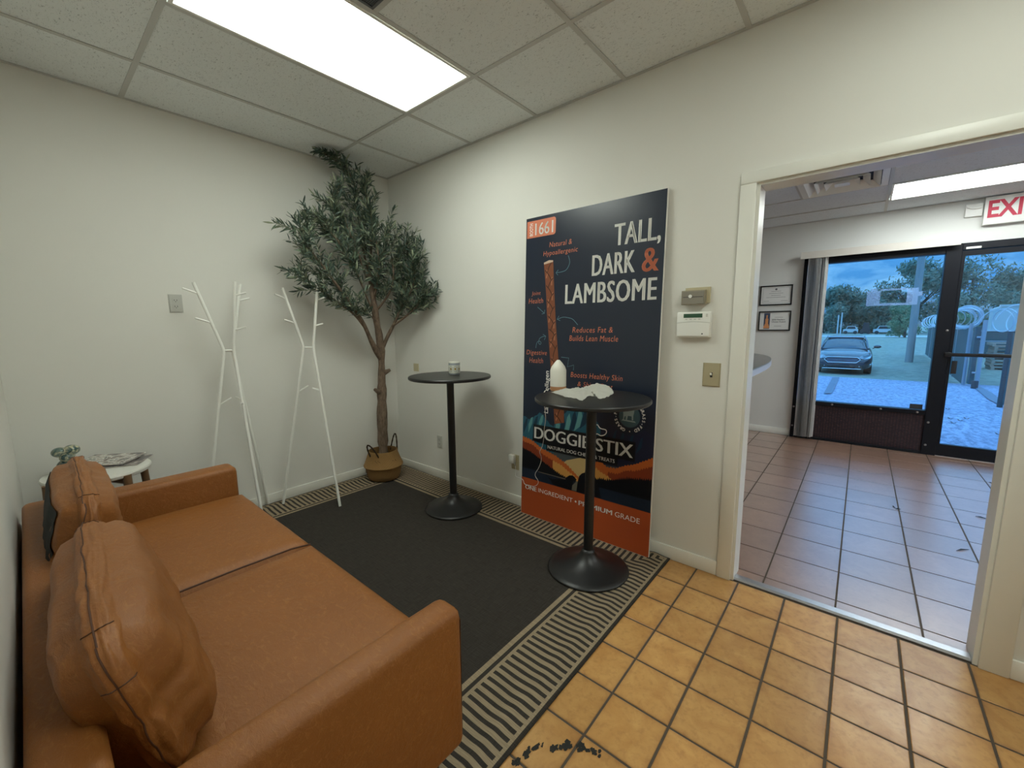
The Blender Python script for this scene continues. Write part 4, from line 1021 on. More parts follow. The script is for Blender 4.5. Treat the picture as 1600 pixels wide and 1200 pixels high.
# round badge
bc = (.804, .822)
flat('badge_disc', [[(bc[0]+.112*math.cos(a*PI/20), bc[1]+.112*math.sin(a*PI/20)) for a in range(40)]], ink_n, .0014)
flat('badge_disc', [[(bc[0]+.066*math.cos(a*PI/20), bc[1]+.066*math.sin(a*PI/20)) for a in range(40)]], ink('ink_badge', 66, 92, 100), .0018)
txt = 'GRASS-FED \u2022 GRASS-FINISHED \u2022 '
for k, ch in enumerate(txt):
    if ch == ' ': continue
    th = math.radians(38)-2*PI*k/len(txt)
    me = text_mesh(ch, .02); xs_ = [v.co.x for v in me.vertices]; wm = (min(xs_)+max(xs_))/2
    s_ = .026
    for v in me.vertices:
        lx, ly = (v.co.x-wm)*s_, v.co.y*s_+.080
        # th is the direction of the letter's top
        rx, ry = math.cos(th), math.sin(th); tx_, ty_ = math.sin(th), -math.cos(th)
        v.co = PF(bc[0]+rx*ly+tx_*lx, bc[1]+ry*ly+ty_*lx, .0022)-Vector(poster.location)
    me.materials.clear(); me.materials.append(ink_w); o_ = bpy.data.objects.new('badge_lettering', me); C.objects.link(o_); o_.parent = poster
sheep = [(.766, .812), (.764, .850), (.776, .862), (.80, .864), (.818, .868), (.824, .884), (.832, .888), (.846, .880), (.842, .872), (.834, .868), (.832, .846), (.828, .830), (.828, .802), (.820, .802), (.818, .825), (.795, .825), (.790, .800), (.782, .800), (.782, .822), (.774, .818), (.770, .798), (.764, .798)]
flat('badge_sheep', [sheep], ink('ink_sheep', 150, 165, 165), .0022)
flat('badge_sheep', [[(.755, .793), (.845, .790), (.838, .798), (.762, .800)]], ink('ink_sheep', 0, 0, 0), .0021)

# ------------------------------------------------------------------ COAT RACKS
def rack(label, loc, poles, pegs, links):
    t = thing('coat_rack', label, 'coat rack', loc, 'white branch coat racks')
    for foot, mid, top in poles:
        bm = BM(); f_, m_, tp = Vector(foot), Vector(mid), Vector(top); r = .0098
        a_ = m_+(f_-m_).normalized()*.035; b_ = m_+(tp-m_).normalized()*.035
        tube(bm, [f_, a_, m_*.6+(a_+b_)*.2, b_, tp], r, 12); p_ = obj('pole', bm, white_mt, t, True)
    for a_, b_ in pegs: bm = BM(); tube(bm, [a_, b_], .0056, 8); obj('peg', bm, white_mt, t, True)
    for a_, b_ in links: bm = BM(); tube(bm, [a_, b_], .006, 8); obj('connector', bm, white_mt, t, True)
def L3(a, b, t_): return tuple(Vector(a).lerp(Vector(b), t_))
def add3(a, b): return tuple(Vector(a)+Vector(b))
RACK1 = dict(
    p1=((-1.665, -.165, .0), (-1.462, -.195, 1.222), (-1.587, -.185, 1.66)),
    p2=((-1.405, -.455, .02), (-1.412, -.215, 1.222), (-1.392, -.30, 1.672)),
    p3=((-1.232, -.035, .02), (-1.405, -.165, 1.215), (-1.300, -.10, 1.675)))
def mk_rack(label, P_, pegdefs):
    pegs = []
    for key, seg_, t_, dvec in pegdefs:
        a_, m_, b_ = P_[key]; base = L3(m_, a_ if seg_ == 'lo' else b_, t_); pegs.append((base, add3(base, dvec)))
    ks = sorted(P_); links = [(P_[ks[i]][1], P_[ks[(i+1) % len(ks)]][1]) for i in range(len(ks))][:3 if len(ks) > 2 else 1]
    rack(label, (sum(P_[k][0][0] for k in P_)/len(P_), sum(P_[k][0][1] for k in P_)/len(P_), 0), [P_[k] for k in ks], pegs, links)
mk_rack('white metal branch coat rack left, standing just behind the sofa arm', RACK1, [
    ('p1', 'up', .42, (-.085, 0, .03)), ('p1', 'up', .84, (-.08, 0, .03)), ('p1', 'lo', .30, (.075, -.01, .045)),
    ('p2', 'up', .30, (.065, -.03, .02)), ('p2', 'up', .80, (.06, -.03, .02)), ('p3', 'up', .75, (.07, .0, .02)), ('p2', 'lo', .30, (-.03, -.07, .02)), ('p3', 'lo', .30, (-.04, .04, .03))])
RACK2 = dict(
    p1=((-1.16, -.130, .022), (-.957, -.23, 1.222), (-1.085, -.25, 1.655)),
    p2=((-.893, -.497, .012), (-.905, -.27, 1.222), (-.868, -.33, 1.672)))
mk_rack('white metal branch coat rack right, standing on the rug next to the tree', RACK2, [
    ('p1', 'up', .42, (-.075, 0, .025)), ('p1', 'up', .82, (-.075, 0, .03)), ('p1', 'lo', .28, (.075, -.01, .04)),
    ('p2', 'up', .36, (.05, -.03, .015)), ('p2', 'up', .78, (.05, -.03, .02)), ('p2', 'lo', .27, (-.045, .03, .02))])

# ------------------------------------------------------------------ OLIVE TREE in a belly basket
bx, by = -.330, -.225
basket = thing('belly_basket', 'round woven seagrass basket with dark handles, standing in the rug corner', 'basket', (bx, by, .01))
mt, nt, b = newmat('seagrass'); tc = nt.node('ShaderNodeTexCoord'); sp = nt.node('ShaderNodeSeparateXYZ'); nt.l.new(tc.outputs['Object'], sp.inputs[0])
ang = nt.m('ARCTAN2', sp.outputs[1], sp.outputs[0]); wv1 = nt.m('SINE', nt.m('MULTIPLY', ang, 70.0)); wv2 = nt.m('SINE', nt.m('MULTIPLY', sp.outputs[2], 900.0)); wv = nt.m('MULTIPLY', wv1, wv2)
nz = nt.noise(tc.outputs['Object'], 30, 3); lowm = nt.m('LESS_THAN', sp.outputs[2], .125)
c = nt.mix(nt.m('MULTIPLY_ADD', wv, .5, .5), srgb(128, 92, 48), srgb(190, 150, 92)); c = nt.mix(nt.m('MULTIPLY', lowm, .35), c, srgb(112, 78, 44)); c = nt.mix(nt.m('MULTIPLY', nz, .4), c, srgb(120, 84, 44))
nt.l.new(c, b.inputs['Base Color']); b.inputs['Roughness'].default_value = .8; bump(nt, b, wv, .6, .003)
bm = BM(); zb = .012
prof = [(0, zb), (.115, zb), (.130, zb+.008), (.145, zb+.04), (.153, zb+.08), (.158, zb+.112), (.170, zb+.122), (.172, zb+.130), (.160, zb+.155), (.146, zb+.19), (.132, zb+.23), (.126, zb+.262), (.120, zb+.264), (.124, zb+.23), (.14, zb+.18), (.15, zb+.13), (.14, zb+.06), (0, zb+.05)]
lathe(bm, prof, bx, by, 48, wob=lambda a, z: 1+.02*math.sin(3*a+1)*min(1, z*6)); obj('basket_body', bm, mt, basket, True)
dk = mat('dark_seagrass', srgb(58, 44, 28), .8, var=.3, vscale=90)
def handle(a0, lean, hh, sp_=.5):
    bm = BM(); pts = []
    for k in range(17):
        q = PI*k/16; a_ = a0+(k/16-.5)*sp_*1.0; rad = .127+lean*math.sin(q); pts.append((bx+rad*math.cos(a_), by+rad*math.sin(a_), zb+.225+hh*math.sin(q)))
    tube(bm, pts, [.0055+.0016*(k%2) for k in range(17)], 8); obj('handle', bm, dk, basket, True)
handle(math.radians(200), .065, .130, .7); handle(math.radians(5), .015, .155, .75)
bm = BM()
for k in range(6):
    for j in range(3):
        a_ = math.radians(-150+k*3.5+60*j); z = zb+.20-.008*(k%3)-.01*j; r = .147
        bmesh.ops.create_icosphere(bm, subdivisions=1, radius=.0035, matrix=Matrix.Translation((bx+r*math.cos(a_), by+r*math.sin(a_), z)))
obj('woven_spots', bm, dk, basket)

tree = thing('olive_tree', 'tall artificial olive tree in the woven basket, reaching the ceiling', 'tree', (bx, by, .06))
mt, nt, b = newmat('faux_bark'); n = nt.noise(nt.wpos((1, 1, .35)), 60, 5, .65, .6)
nt.l.new(nt.ramp(n, [(.3, srgb(76, 62, 50)), (.7, srgb(132, 112, 94))]), b.inputs['Base Color']); b.inputs['Roughness'].default_value = .85; bump(nt, b, n, .8, .006); bark = mt
def spline(pts, k=5):
    out = []; P4 = [pts[0]]+list(pts)+[pts[-1]]
    for i in range(1, len(P4)-2):
        for j in range(k):
            t_ = j/k; out.append(tuple(.5*((2*P4[i][c_])+(-P4[i-1][c_]+P4[i+1][c_])*t_+(2*P4[i-1][c_]-5*P4[i][c_]+4*P4[i+1][c_]-P4[i+2][c_])*t_*t_+(-P4[i-1][c_]+3*P4[i][c_]-3*P4[i+1][c_]+P4[i+2][c_])*t_**3) for c_ in range(3)))
    out.append(tuple(pts[-1])); return out
def limb(name, pts, r0, r1, seg=10, knob=.0):
    sp_ = spline(pts); n_ = len(sp_); rr = [(r0*(1-i/(n_-1))+r1*(i/(n_-1)))*(1+knob*noise.noise(Vector(sp_[i])*9)) for i in range(n_)]
    bm = BM(); tube(bm, sp_, rr, seg); obj(name, bm, bark, tree, 'all'); return sp_
limb('trunk', [(bx, by, .064), (-.318, -.212, .35), (-.305, -.20, .60), (-.292, -.2, .87), (-.283, -.2, 1.08), (-.297, -.21, 1.27), (-.325, -.22, 1.43), (-.35, -.225, 1.65), (-.37, -.22, 1.9)], .050, .020, 16, .38)
for p, q in (((-.30, -.205, .78), (-.375, -.215, .83)), ((-.285, -.2, .96), (-.215, -.225, .99))):
    bm = BM(); tube(bm, [p, tuple((Vector(p)+Vector(q))/2), q], [.03, .022, .013], 10); obj('branch_stub', bm, bark, tree, 'all')
BR = {
 'left': [(-.285, -.2, 1.08), (-.36, -.23, 1.19), (-.41, -.25, 1.27), (-.5, -.29, 1.42), (-.62, -.31, 1.58), (-.76, -.33, 1.75), (-.90, -.33, 1.93), (-.98, -.33, 2.06)],
 'lowleft': [(-.43, -.26, 1.32), (-.56, -.30, 1.46), (-.68, -.30, 1.55), (-.84, -.28, 1.66), (-.95, -.27, 1.77)],
 'right': [(-.285, -.2, 1.15), (-.24, -.24, 1.28), (-.19, -.30, 1.42), (-.13, -.37, 1.62), (-.10, -.40, 1.85), (-.11, -.40, 2.08)],
 'lowright': [(-.21, -.29, 1.38), (-.15, -.42, 1.47), (-.11, -.52, 1.55), (-.09, -.60, 1.66)],
 'right2': [(-.20, -.29, 1.40), (-.15, -.40, 1.58), (-.12, -.50, 1.75), (-.13, -.52, 1.93)],
 'top': [(-.36, -.225, 1.75), (-.42, -.24, 1.98), (-.44, -.22, 2.22), (-.43, -.2, 2.42), (-.47, -.2, 2.58), (-.60, -.22, 2.65), (-.70, -.24, 2.665)],
 'topr': [(-.37, -.22, 1.85), (-.34, -.24, 2.1), (-.34, -.22, 2.35), (-.36, -.2, 2.55)],
 'midleft': [(-.325, -.22, 1.43), (-.44, -.28, 1.62), (-.56, -.32, 1.84), (-.68, -.33, 2.02), (-.80, -.30, 2.15)],
 'upleft': [(-.42, -.26, 1.78), (-.52, -.30, 2.0), (-.60, -.28, 2.20), (-.68, -.26, 2.34)],
 'mid': [(-.34, -.22, 1.6), (-.36, -.34, 1.8), (-.38, -.38, 2.0), (-.40, -.34, 2.22)],
 'mid2': [(-.33, -.22, 1.5), (-.25, -.34, 1.68), (-.24, -.38, 1.9), (-.27, -.32, 2.15)],
 'low': [(-.31, -.22, 1.4), (-.40, -.27, 1.46), (-.47, -.28, 1.50)],
}
TW = dict(left=(40, .46), lowleft=(24, .38), right=(34, .38), lowright=(22, .3), right2=(26, .3), top=(44, .15), topr=(30, .2), midleft=(34, .35), upleft=(26, .3), mid=(34, .15), mid2=(34, .15), low=(6, .4))
rnd = random.Random(11); leaves = []; fruit = []
twbm = BM()
for k, pts in BR.items():
    sp_ = limb('branch', pts, .024 if k == 'left' else .019 if k == 'right' else .010, .003, 8, .25)
    ntw, start = TW[k]; nn = len(sp_)
    main = Vector(sp_[-1])-Vector(sp_[nn//2])
    main.normalize()
    for q in range(ntw):
        s_ = start+(1-start)*(q+rnd.random())/ntw; i = min(nn-2, int(s_*(nn-1))); base = Vector(sp_[i]).lerp(Vector(sp_[i+1]), s_*(nn-1)-i)
        d_ = Vector((rnd.gauss(0, 1), rnd.gauss(0, 1), rnd.gauss(0, .7))); d_.normalize(); d_ = (main*.95+d_*.8+Vector((0, -.08, .18))).normalized()
        ln = rnd.uniform(.10, .23)*(1.0 if k not in ('top', 'topr') else .8); path = [base]; dd = d_.copy()
        for j in range(6):
            dd = (dd+Vector((rnd.gauss(0, .1), rnd.gauss(0, .1), rnd.gauss(0, .08)))).normalized(); p_ = path[-1]+dd*ln/6
            p_.x = min(-.035, p_.x); p_.y = min(-.035, p_.y); p_.z = min(H-.03, p_.z); path.append(p_)
        tube(twbm, path, [.002-.0002*j for j in range(7)], 4, cap=False)
        if rnd.random() < .14: fruit.append(path[rnd.randrange(2, 6)]+Vector((rnd.gauss(0, .012), rnd.gauss(0, .012), -.012)))
        nl = int(ln/.017)
        for j in range(nl):
            s2 = (j+.6)/nl*6; i2 = min(5, int(s2)); bp = path[i2].lerp(path[i2+1], s2-i2); ax = (path[i2+1]-path[i2]); 
            if ax.length < 1e-5: continue
            ax.normalize(); sx, sy = frame_dir(ax)
            for sgn in (1, -1):
                an = j*1.9+rnd.gauss(0, .5); side = (sx*math.cos(an)+sy*math.sin(an))*sgn; dirn = (ax*rnd.uniform(.55, 1.1)+side*rnd.uniform(.5, .95)).normalized()
                leaves.append((bp, dirn, rnd.uniform(.048, .078), rnd.random()*2*PI, rnd.random()))
obj('twigs', twbm, mat('twig_brown', srgb(96, 92, 66), .8), tree, kind='stuff')
leaf_d = mat('olive_leaf_dark', srgb(62, 80, 70), .45, var=.2, vscale=30); leaf_l = mat('olive_leaf_pale', srgb(142, 152, 126), .55, var=.2, vscale=30); leaf_m = mat('olive_leaf_mid', srgb(84, 102, 84), .5, var=.2, vscale=30)
LM = [leaf_d, leaf_d, leaf_m, leaf_m, leaf_l]
prof_l = [(0, .0), (.25, .066), (.5, .085), (.78, .056), (1, 0)]
def leaf_geo(bm, M_, ln, mi):
    mid = [bm.verts.new(M_@Vector((0, s_*ln, .035*ln*math.sin(s_*PI)))) for s_, w_ in prof_l]
    for sg in (1, -1):
        ed = [mid[0]]+[bm.verts.new(M_@Vector((sg*w_*ln*1.05, s_*ln, .035*ln*math.sin(s_*PI)+.03*ln))) for s_, w_ in prof_l[1:-1]]+[mid[-1]]
        for i in range(4):
            vs = [mid[i], mid[i+1], ed[i+1], ed[i]]; u_ = []
            for v in vs:
                if v not in u_: u_.append(v)
            if len(u_) >= 3:
                f_ = bm.faces.new(u_ if sg == 1 else u_[::-1]); f_.material_index = mi; f_.smooth = True
def leafM(bp, dirn, ro):
    z_ = frame_dir(dirn)[0]; x_ = dirn.cross(z_); q = Quaternion(dirn, ro); x_ = q@x_; z_ = q@z_
    M_ = Matrix((x_, dirn, z_)).transposed().to_4x4(); M_.translation = bp; return M_
def clampleaf(bp, dirn, ln):
    e = bp+dirn*ln*1.1
    if e.x > -.012: dirn = Vector((-abs(dirn.x), dirn.y, dirn.z))
    if e.y > -.012: dirn = Vector((dirn.x, -abs(dirn.y), dirn.z))
    if e.z > H-.01: dirn = Vector((dirn.x, dirn.y, -abs(dirn.z)*.3)).normalized()
    return dirn
camp = Vector((-2.33, -3.45, 1.36))
leaves.sort(key=lambda l: (l[0]-camp).length-l[2]*8)
protos = []
for mi in range(5):
    bm = BM(); leaf_geo(bm, Matrix.Identity(4), 1.0, 0); me = bpy.data.meshes.new('leaf'); bm.to_mesh(me); bm.free(); me.materials.append(LM[mi]); protos.append(me)
toff = Vector(tree.location)
for bp, dirn, ln, ro, rv in leaves[:300]:
    dirn = clampleaf(bp, dirn, ln); M_ = leafM(bp-toff, dirn, ro); o = bpy.data.objects.new('leaf', protos[int(rv*4.99)]); C.objects.link(o); o.parent = tree
    o.matrix_local = M_@Matrix.Diagonal((ln, ln, ln, 1))
bm = BM()
for bp, dirn, ln, ro, rv in leaves[300:]:
    dirn = clampleaf(bp, dirn, ln); leaf_geo(bm, leafM(bp, dirn, ro), ln, int(rv*4.99))
bmesh.ops.translate(bm, verts=bm.verts, vec=-toff); me = bpy.data.meshes.new('foliage'); bm.to_mesh(me); bm.free()
for m_ in LM: me.materials.append(m_)
o = bpy.data.objects.new('foliage', me); C.objects.link(o); o.parent = tree; o['kind'] = 'stuff'
om = mat('olive_fruit', (.012, .014, .016), .3)
for p in fruit:
    bm = BM(); bmesh.ops.create_uvsphere(bm, u_segments=8, v_segments=6, radius=.007); 
    for v in bm.verts: v.co.z *= 1.35; v.co += p
    obj('olive', bm, om, tree, 'all')

# ------------------------------------------------------------------ OUTSIDE
def gz(x):
    if x < 6: return -.10
    if x < 18: return -.10-.5*(x-6)/12
    return -.60
mt, nt, b = newmat('gravel_asphalt'); n = nt.noise(nt.wpos((.5, 1, 1)), 14, 7, .8); n2 = nt.noise(nt.wpos(), .6, 3, .5)
nt.l.new(nt.mix(n2, nt.ramp(n, [(.42, (.12, .13, .18)), (.58, (.62, .62, .78))]), (.32, .33, .46)), b.inputs['Base Color']); b.inputs['Roughness'].default_value = .9; bump(nt, b, n, .6, .02); gravel = mt
mt, nt, b = newmat('grass'); n = nt.noise(nt.wpos(), 3.0, 8, .8); n2 = nt.noise(nt.wpos((.1, .5, 1)), 1.0, 4, .6)
nt.l.new(nt.mix(n2, nt.ramp(n, [(.38, (.13, .17, .10)), (.62, (.55, .52, .36))]), (.38, .38, .34)), b.inputs['Base Color']); b.inputs['Roughness'].default_value = .95; bump(nt, b, n, 1, .08); grass = mt
def strip_ground(name, xs, y0, y1, m_, dz=0):
    bm = BM(); a_ = None
    for x in xs:
        c_ = [bm.verts.new((x, y0, gz(x)+dz)), bm.verts.new((x, y1, gz(x)+dz))]
        if a_: bm.faces.new((a_[0], c_[0], c_[1], a_[1]))
        a_ = c_
    o_ = struct(name, bm, m_); return o_
strip_ground('floor_parking', [WX+.16, 6, 9, 12, 15, 16.9], -60, 40, gravel)
strip_ground('floor_verge', [16.9, 18, 30, 60, 84], -90, 60, grass)
strip_ground('floor_field', [92, 120, 200, 420], -300, 200, grass)
strip_ground('floor_road', [84, 92], -200, 120, mat('pale_road', (.6, .6, .6), .9))
struct('floor_doorstep', B(WX+.16, -5.3, -.10, WX+.5, -2.7, -.03), mat('concrete', (.6, .6, .6), .9, var=.1))
pm = mat('dark_patch', (.20, .21, .26), .9, var=.2)
for poly, lab in (([(15.24, -6.05), (15.46, -6.22), (13.36, -6.09), (10.48, -5.81), (10.2, -5.66), (11.29, -5.70)], 'dark strip of patched asphalt leading to the yard gate'), ([(16.3, -2.77), (16.53, -2.95), (12.43, -3.0), (9.76, -3.02), (9.6, -2.88), (12.24, -2.84)], 'dark strip of patched asphalt in front of the car')):
    bm = BM(); n_ = 40; vs = [bm.verts.new((x, y, gz(x)+.02)) for x, y in poly]; bm.faces.new(vs)
    tag(obj('asphalt_patch', bm, pm), lab, 'asphalt patch')
for k, (x, y) in enumerate([(7.03, -4.63), (6.9, -4.72), (6.5, -4.60), (7.23, -4.83), (5.82, -4.93), (6.02, -5.02), (8.47, -4.76)]):
    bm = BM(); vs = []
    for q in range(9):
        r = (.02, .05)[q % 2]; vs.append(bm.verts.new((x+r*math.cos(q*.7), y+r*math.sin(q*.7), gz(x)+.01+.02*(q % 2))))
    bm.faces.new(vs); tag(obj('fallen_leaf', bm, mat('dead_leaf', (.06, .05, .04), .9)), 'brown fallen leaf on the gravel outside the glass door, '+('in the middle group, left', 'in the middle group, centre', 'in the middle group, nearest', 'in the middle group, right', 'lower right, nearest the sill', 'lower right beside the jamb', 'farthest out toward the yard gate')[k], 'leaf', 'fallen leaves outside')

# utility pole
t = thing('utility_pole', 'tall grey wooden utility pole standing in the grass verge', 'utility pole', (27, -5.41, -.6))
bm = BM(); tube(bm, [(27, -5.41, -.6), (27, -5.41, 4), (27, -5.41, 9.5)], [.16, .145, .12], 14); obj('shaft', bm, mat('weathered_pole', (.34, .34, .34), .9, var=.2, vscale=4, stretch=(4, 4, .3)), t, True)
bm = BM(); box(bm, 26.9, -6.5, 8.6, 27.0, -4.3, 8.75); obj('crossarm', bm, mat('weathered_pole', (0, 0, 0)), t)
for y in (-5.41,):
    bm = BM(); tube(bm, [(90, -.1, -.6), (90, -.1, 3.0)], .10, 8); tag(obj('lamp_post', bm, mat('pale_post', (.5, .5, .5), .7)), 'thin pale post far across the field, left one of the pair', 'post', 'pale posts across the field')
    bm = BM(); tube(bm, [(90, -.55, -.6), (90, -.55, 3.4)], .10, 8); tag(obj('lamp_post', bm, mat('pale_post', (.5, .5, .5), .7)), 'thin pale post far across the field, right one of the pair', 'post', 'pale posts across the field')

# trees
fol_a = mat('tree_leaves_dark', (.19, .25, .19), .8, var=.5, vscale=.8, spec=.2); fol_b = mat('tree_leaves_light', (.20, .29, .17), .8, var=.5, vscale=.8, spec=.2); trunk_m = mat('tree_trunk', (.12, .10, .08), .9)
def far_tree(name, x, y, h, w, label, m_, seed, base=-.6, n=2600, lf=.35, lowcrown=.25, group='trees across the field'):
    rn = random.Random(seed); t = thing(name, label, 'tree', (x, y, base), group)
    bm = BM(); tube(bm, [(x, y, base), (x, y, base+h*.45), (x+.2, y+.2, base+h*.7)], [h*.03, h*.022, h*.008], 8)
    for k in range(4):
        a_ = rn.random()*6.28; tube(bm, [(x, y, base+h*.3), (x+w*.25*math.cos(a_), y+w*.25*math.sin(a_), base+h*.6)], [h*.014, h*.004], 6)
    obj('trunk', bm, trunk_m, t, True)
    bm = BM(); blobs = []
    for k in range(16):
        a_ = rn.random()*6.28; rr = rn.random()**.6; zc = lowcrown+(1-lowcrown)*rn.random()*.85; rad = w*.5*rr*(1-.55*abs(zc-.5)*1.4)
        blobs.append((x+rad*math.cos(a_), y+rad*math.sin(a_), base+h*zc, w*rn.uniform(.11, .2)))
    blobs.append((x, y, base+h*.82, w*.2))
    for k in range(n):
        cx_, cy_, cz_, r_ = blobs[rn.randrange(len(blobs))]; v_ = Vector((rn.gauss(0, 1), rn.gauss(0, 1), rn.gauss(0, .75))); v_ = v_.normalized()*r_*rn.uniform(.55, 1.12)
        p = Vector((cx_, cy_, cz_))+v_; a_ = Vector((rn.gauss(0, 1), rn.gauss(0, 1), rn.gauss(0, 1))).normalized(); b_ = a_.orthogonal().normalized(); s_ = lf*rn.uniform(.5, 1.3)
        if p.z < base+.2: continue
        bm.faces.new([bm.verts.new(p+a_*s_), bm.verts.new(p+b_*s_*.6), bm.verts.new(p-a_*s_*.8)])
    obj('foliage', bm, m_, t, kind='stuff')
far = [(118, 6.5, 9.5, 10), (115, 1.0, 10.2, 9), (120, -3.0, 9.3, 9), (118, -7.0, 10.2, 8), (116, -11.3, 15.2, 12), (112, -18.5, 14.6, 14), (116, -25.5, 11.0, 12), (120, -33.0, 12, 12), (122, 13, 9, 10)]
names = ['far left', 'second from left', 'third from left', 'low one left of the utility pole', 'tall spreading one behind the utility pole', 'tall wide one behind the glass door', 'lower one right of the tall wide tree', 'rightmost', 'beyond the blind']
for i, (x, y, h, w) in enumerate(far):
    far_tree('far_tree', x, y, h, w*1.15, 'dark green tree across the field, '+names[i], fol_a, 20+i, n=5200, lf=.48, lowcrown=.02)
far_tree('leafy_bush_tree', 80, -8.2, 4.9, 4.4, 'paler green low tree left of the utility pole, nearer than the tree line', fol_b, 60, n=2600, lf=.22, lowcrown=.08, group=None)
far_tree('leafy_bush_tree', 74, -11.9, 4.4, 4.0, 'pale green bush tree right of the door mullion beside the warehouse', fol_b, 61, n=2200, lf=.22, lowcrown=.10, group=None)
# distant parked vehicles and warehouse
dm = mat('distant_white', (.65, .66, .68), .5); dkm = mat('distant_dark', (.04, .045, .05), .4)
for k, (y, l, col, lab) in enumerate([(-1.6, 2.4, dm, 'leftmost'), (-3.9, 1.6, dkm, 'dark boxy one, second from left'), (-6.6, 3.0, dm, 'long white one right of the dark one')]):
    t = thing('distant_vehicle', 'tiny parked vehicle far across the field, '+lab, 'vehicle', (108, y, -.6))
    hh = 1.6 if k != 1 else 2.3
    bm = BM(); prism(bm, [(-l/2, .35), (l/2, .35), (l/2, .95), (l*.32, 1.0), (l*.22, hh), (-l*.3, hh), (-l*.42, 1.0), (-l/2, .95)], -.9, .9, lambda a, c_, h_: Vector((108+h_, y+a, -.6+c_))); obj('body', bm, col, t)
    bm = BM(); prism(bm, [(-l*.34, 1.03), (l*.26, 1.03), (l*.19, hh-.1), (-l*.27, hh-.1)], -.93, .93, lambda a, c_, h_: Vector((108+h_, y+a, -.6+c_))); obj('side_glass', bm, dkm, t)
    for s_ in (-.32, .32):
        bm = BM(); tube(bm, [(107.05, y+s_*l, -.27), (108.95, y+s_*l, -.27)], .33, 12); obj('wheel', bm, dkm, t)
t = thing('warehouse', 'pale grey metal warehouse behind the razor wire', 'building', (62, -16, -.6))
bm = BM(); prism(bm, [(-13.2, -.6), (-13.2, 2.75), (-13.9, 3.05), (-24, 3.05), (-24, -.6)], 0, 1.5, lambda a, c_, h_: Vector((60+h_, a, c_))); obj('wall', bm, mat('ribbed_siding', (.52, .58, .62), .5, var=.1, vscale=.5), t)
bm = BM(); box(bm, 59.85, -24.2, 2.98, 60.3, -13.6, 3.14); obj('roof_edge', bm, dm, t)

# fences
screen_m = mat('green_privacy_screen', (.055, .12, .13), .8, var=.25, vscale=3, stretch=(1, 1, 3)); galv = mat('galvanised', (.42, .45, .5), .4, .7)
def razor(t, pts, r, turns, wire):
    bm = BM(); sp_ = []
    L_ = len(pts)-1
    for k in range(turns*20+1):
        s_ = k/(turns*20)*L_; i = min(L_-1, int(s_)); p = Vector(pts[i]).lerp(Vector(pts[i+1]), s_-i); d_ = (Vector(pts[i+1])-Vector(pts[i])).normalized()
        sx = Vector((-d_.y, d_.x, 0)).normalized(); a_ = 2*PI*k/20; rr = r*(1+.1*math.sin(k*.37))
        sp_.append(p+sx*math.cos(a_)*rr+Vector((0, 0, 1))*math.sin(a_)*rr+d_*.12*math.sin(a_*.5))
    tube(bm, sp_, wire, 5, cap=False); obj('razor_wire', bm, mat('razor_steel', (.6, .64, .68), .35, .6), t, True)
t = thing('screen_fence', 'green screened chain link fence with razor wire left in the glass door', 'fence', (16.4, -5.98, -.5))
A_, B_ = Vector((16.4, -5.98, 0)), Vector((34.0, -6.6, 0)); zt = 1.28
for k in range(7):
    p = A_.lerp(B_, k/6); bm = BM(); tube(bm, [(p.x, p.y, -.56), (p.x, p.y, zt+.08)], .045 if k == 0 else .035, 10); obj('post', bm, galv, t, True)
for k in range(6):
    p, q = A_.lerp(B_, k/6), A_.lerp(B_, (k+1)/6); bm = BM(); box(bm, p.x+.04, 0, -.52, q.x-.04, .02, zt-.03)
    for v in bm.verts: v.co.y += p.y+(q.y-p.y)*(v.co.x-p.x)/(q.x-p.x)
    obj('privacy_screen', bm, screen_m, t)
bm = BM(); tube(bm, [(A_.x, A_.y, zt), (B_.x, B_.y, zt)], .025, 8); obj('top_rail', bm, galv, t, True)
razor(t, [(16.3, -5.9, 1.55), (19, -6.05, 1.5), (34, -6.55, 1.45)], .32, 20, .018)
t = thing('yard_gate', 'tall grey gate post with dark green gate leaf edge in the glass door', 'gate', (15.8, -6.17, -.5))
bm = BM(); tube(bm, [(15.8, -6.17, -.5), (15.8, -6.17, 1.45)], .05, 10); obj('post', bm, galv, t, True)
bm = BM(); box(bm, 15.9, -6.12, -.45, 16.25, -6.02, 1.25); obj('gate_leaf', bm, screen_m, t)
bm = BM(); tube(bm, [(15.85, -6.05, -.1), (15.85, -6.2, -.1)], .03, 8); tube(bm, [(15.85, -6.05, .95), (15.85, -6.2, .95)], .03, 8); obj('hinge', bm, galv, t, True)
razor(t, [(15.8, -6.25, 1.35), (16.2, -6.9, 1.5), (16.6, -7.6, 1.55)], .34, 4, .014)
t = thing('chain_fence', 'far chain link fence with pale top rail behind the pallets', 'fence', (30, -9, -.6))
for k in range(7):
    y = -8.2-1.6*k; bm = BM(); tube(bm, [(32, y, -.6), (32, y, .95)], .035, 8); obj('post', bm, galv, t, True)
bm = BM(); tube(bm, [(32, -8.2, .93), (32, -17.8, .93)], .03, 8); obj('top_rail', bm, galv, t, True)
bm = BM(); box(bm, 32.02, -17.8, -.55, 32.05, -8.2, .9); obj('privacy_screen', bm, screen_m, t)
bm = BM(); tube(bm, [(31.9, -8.2, .38), (31.9, -17.8, .38)], .022, 6); obj('mid_rail', bm, galv, t, True)
t = thing('near_gate', 'dark green screened gate post at the right edge of the glass door', 'gate', (9.8, -5.75, -.26))
bm = BM(); box(bm, 9.7, -5.98, -.2, 9.78, -5.62, 1.16, bev=.01); obj('gate_leaf', bm, screen_m, t)
bm = BM(); tube(bm, [(9.74, -5.60, -.27), (9.74, -5.60, 1.2)], .04, 10); obj('post', bm, mat('dark_green_post', (.03, .06, .07), .6), t, True)
bm = BM(); box(bm, 9.68, -5.80, .45, 9.70, -5.72, .85); obj('warning_plate', bm, dm, t)
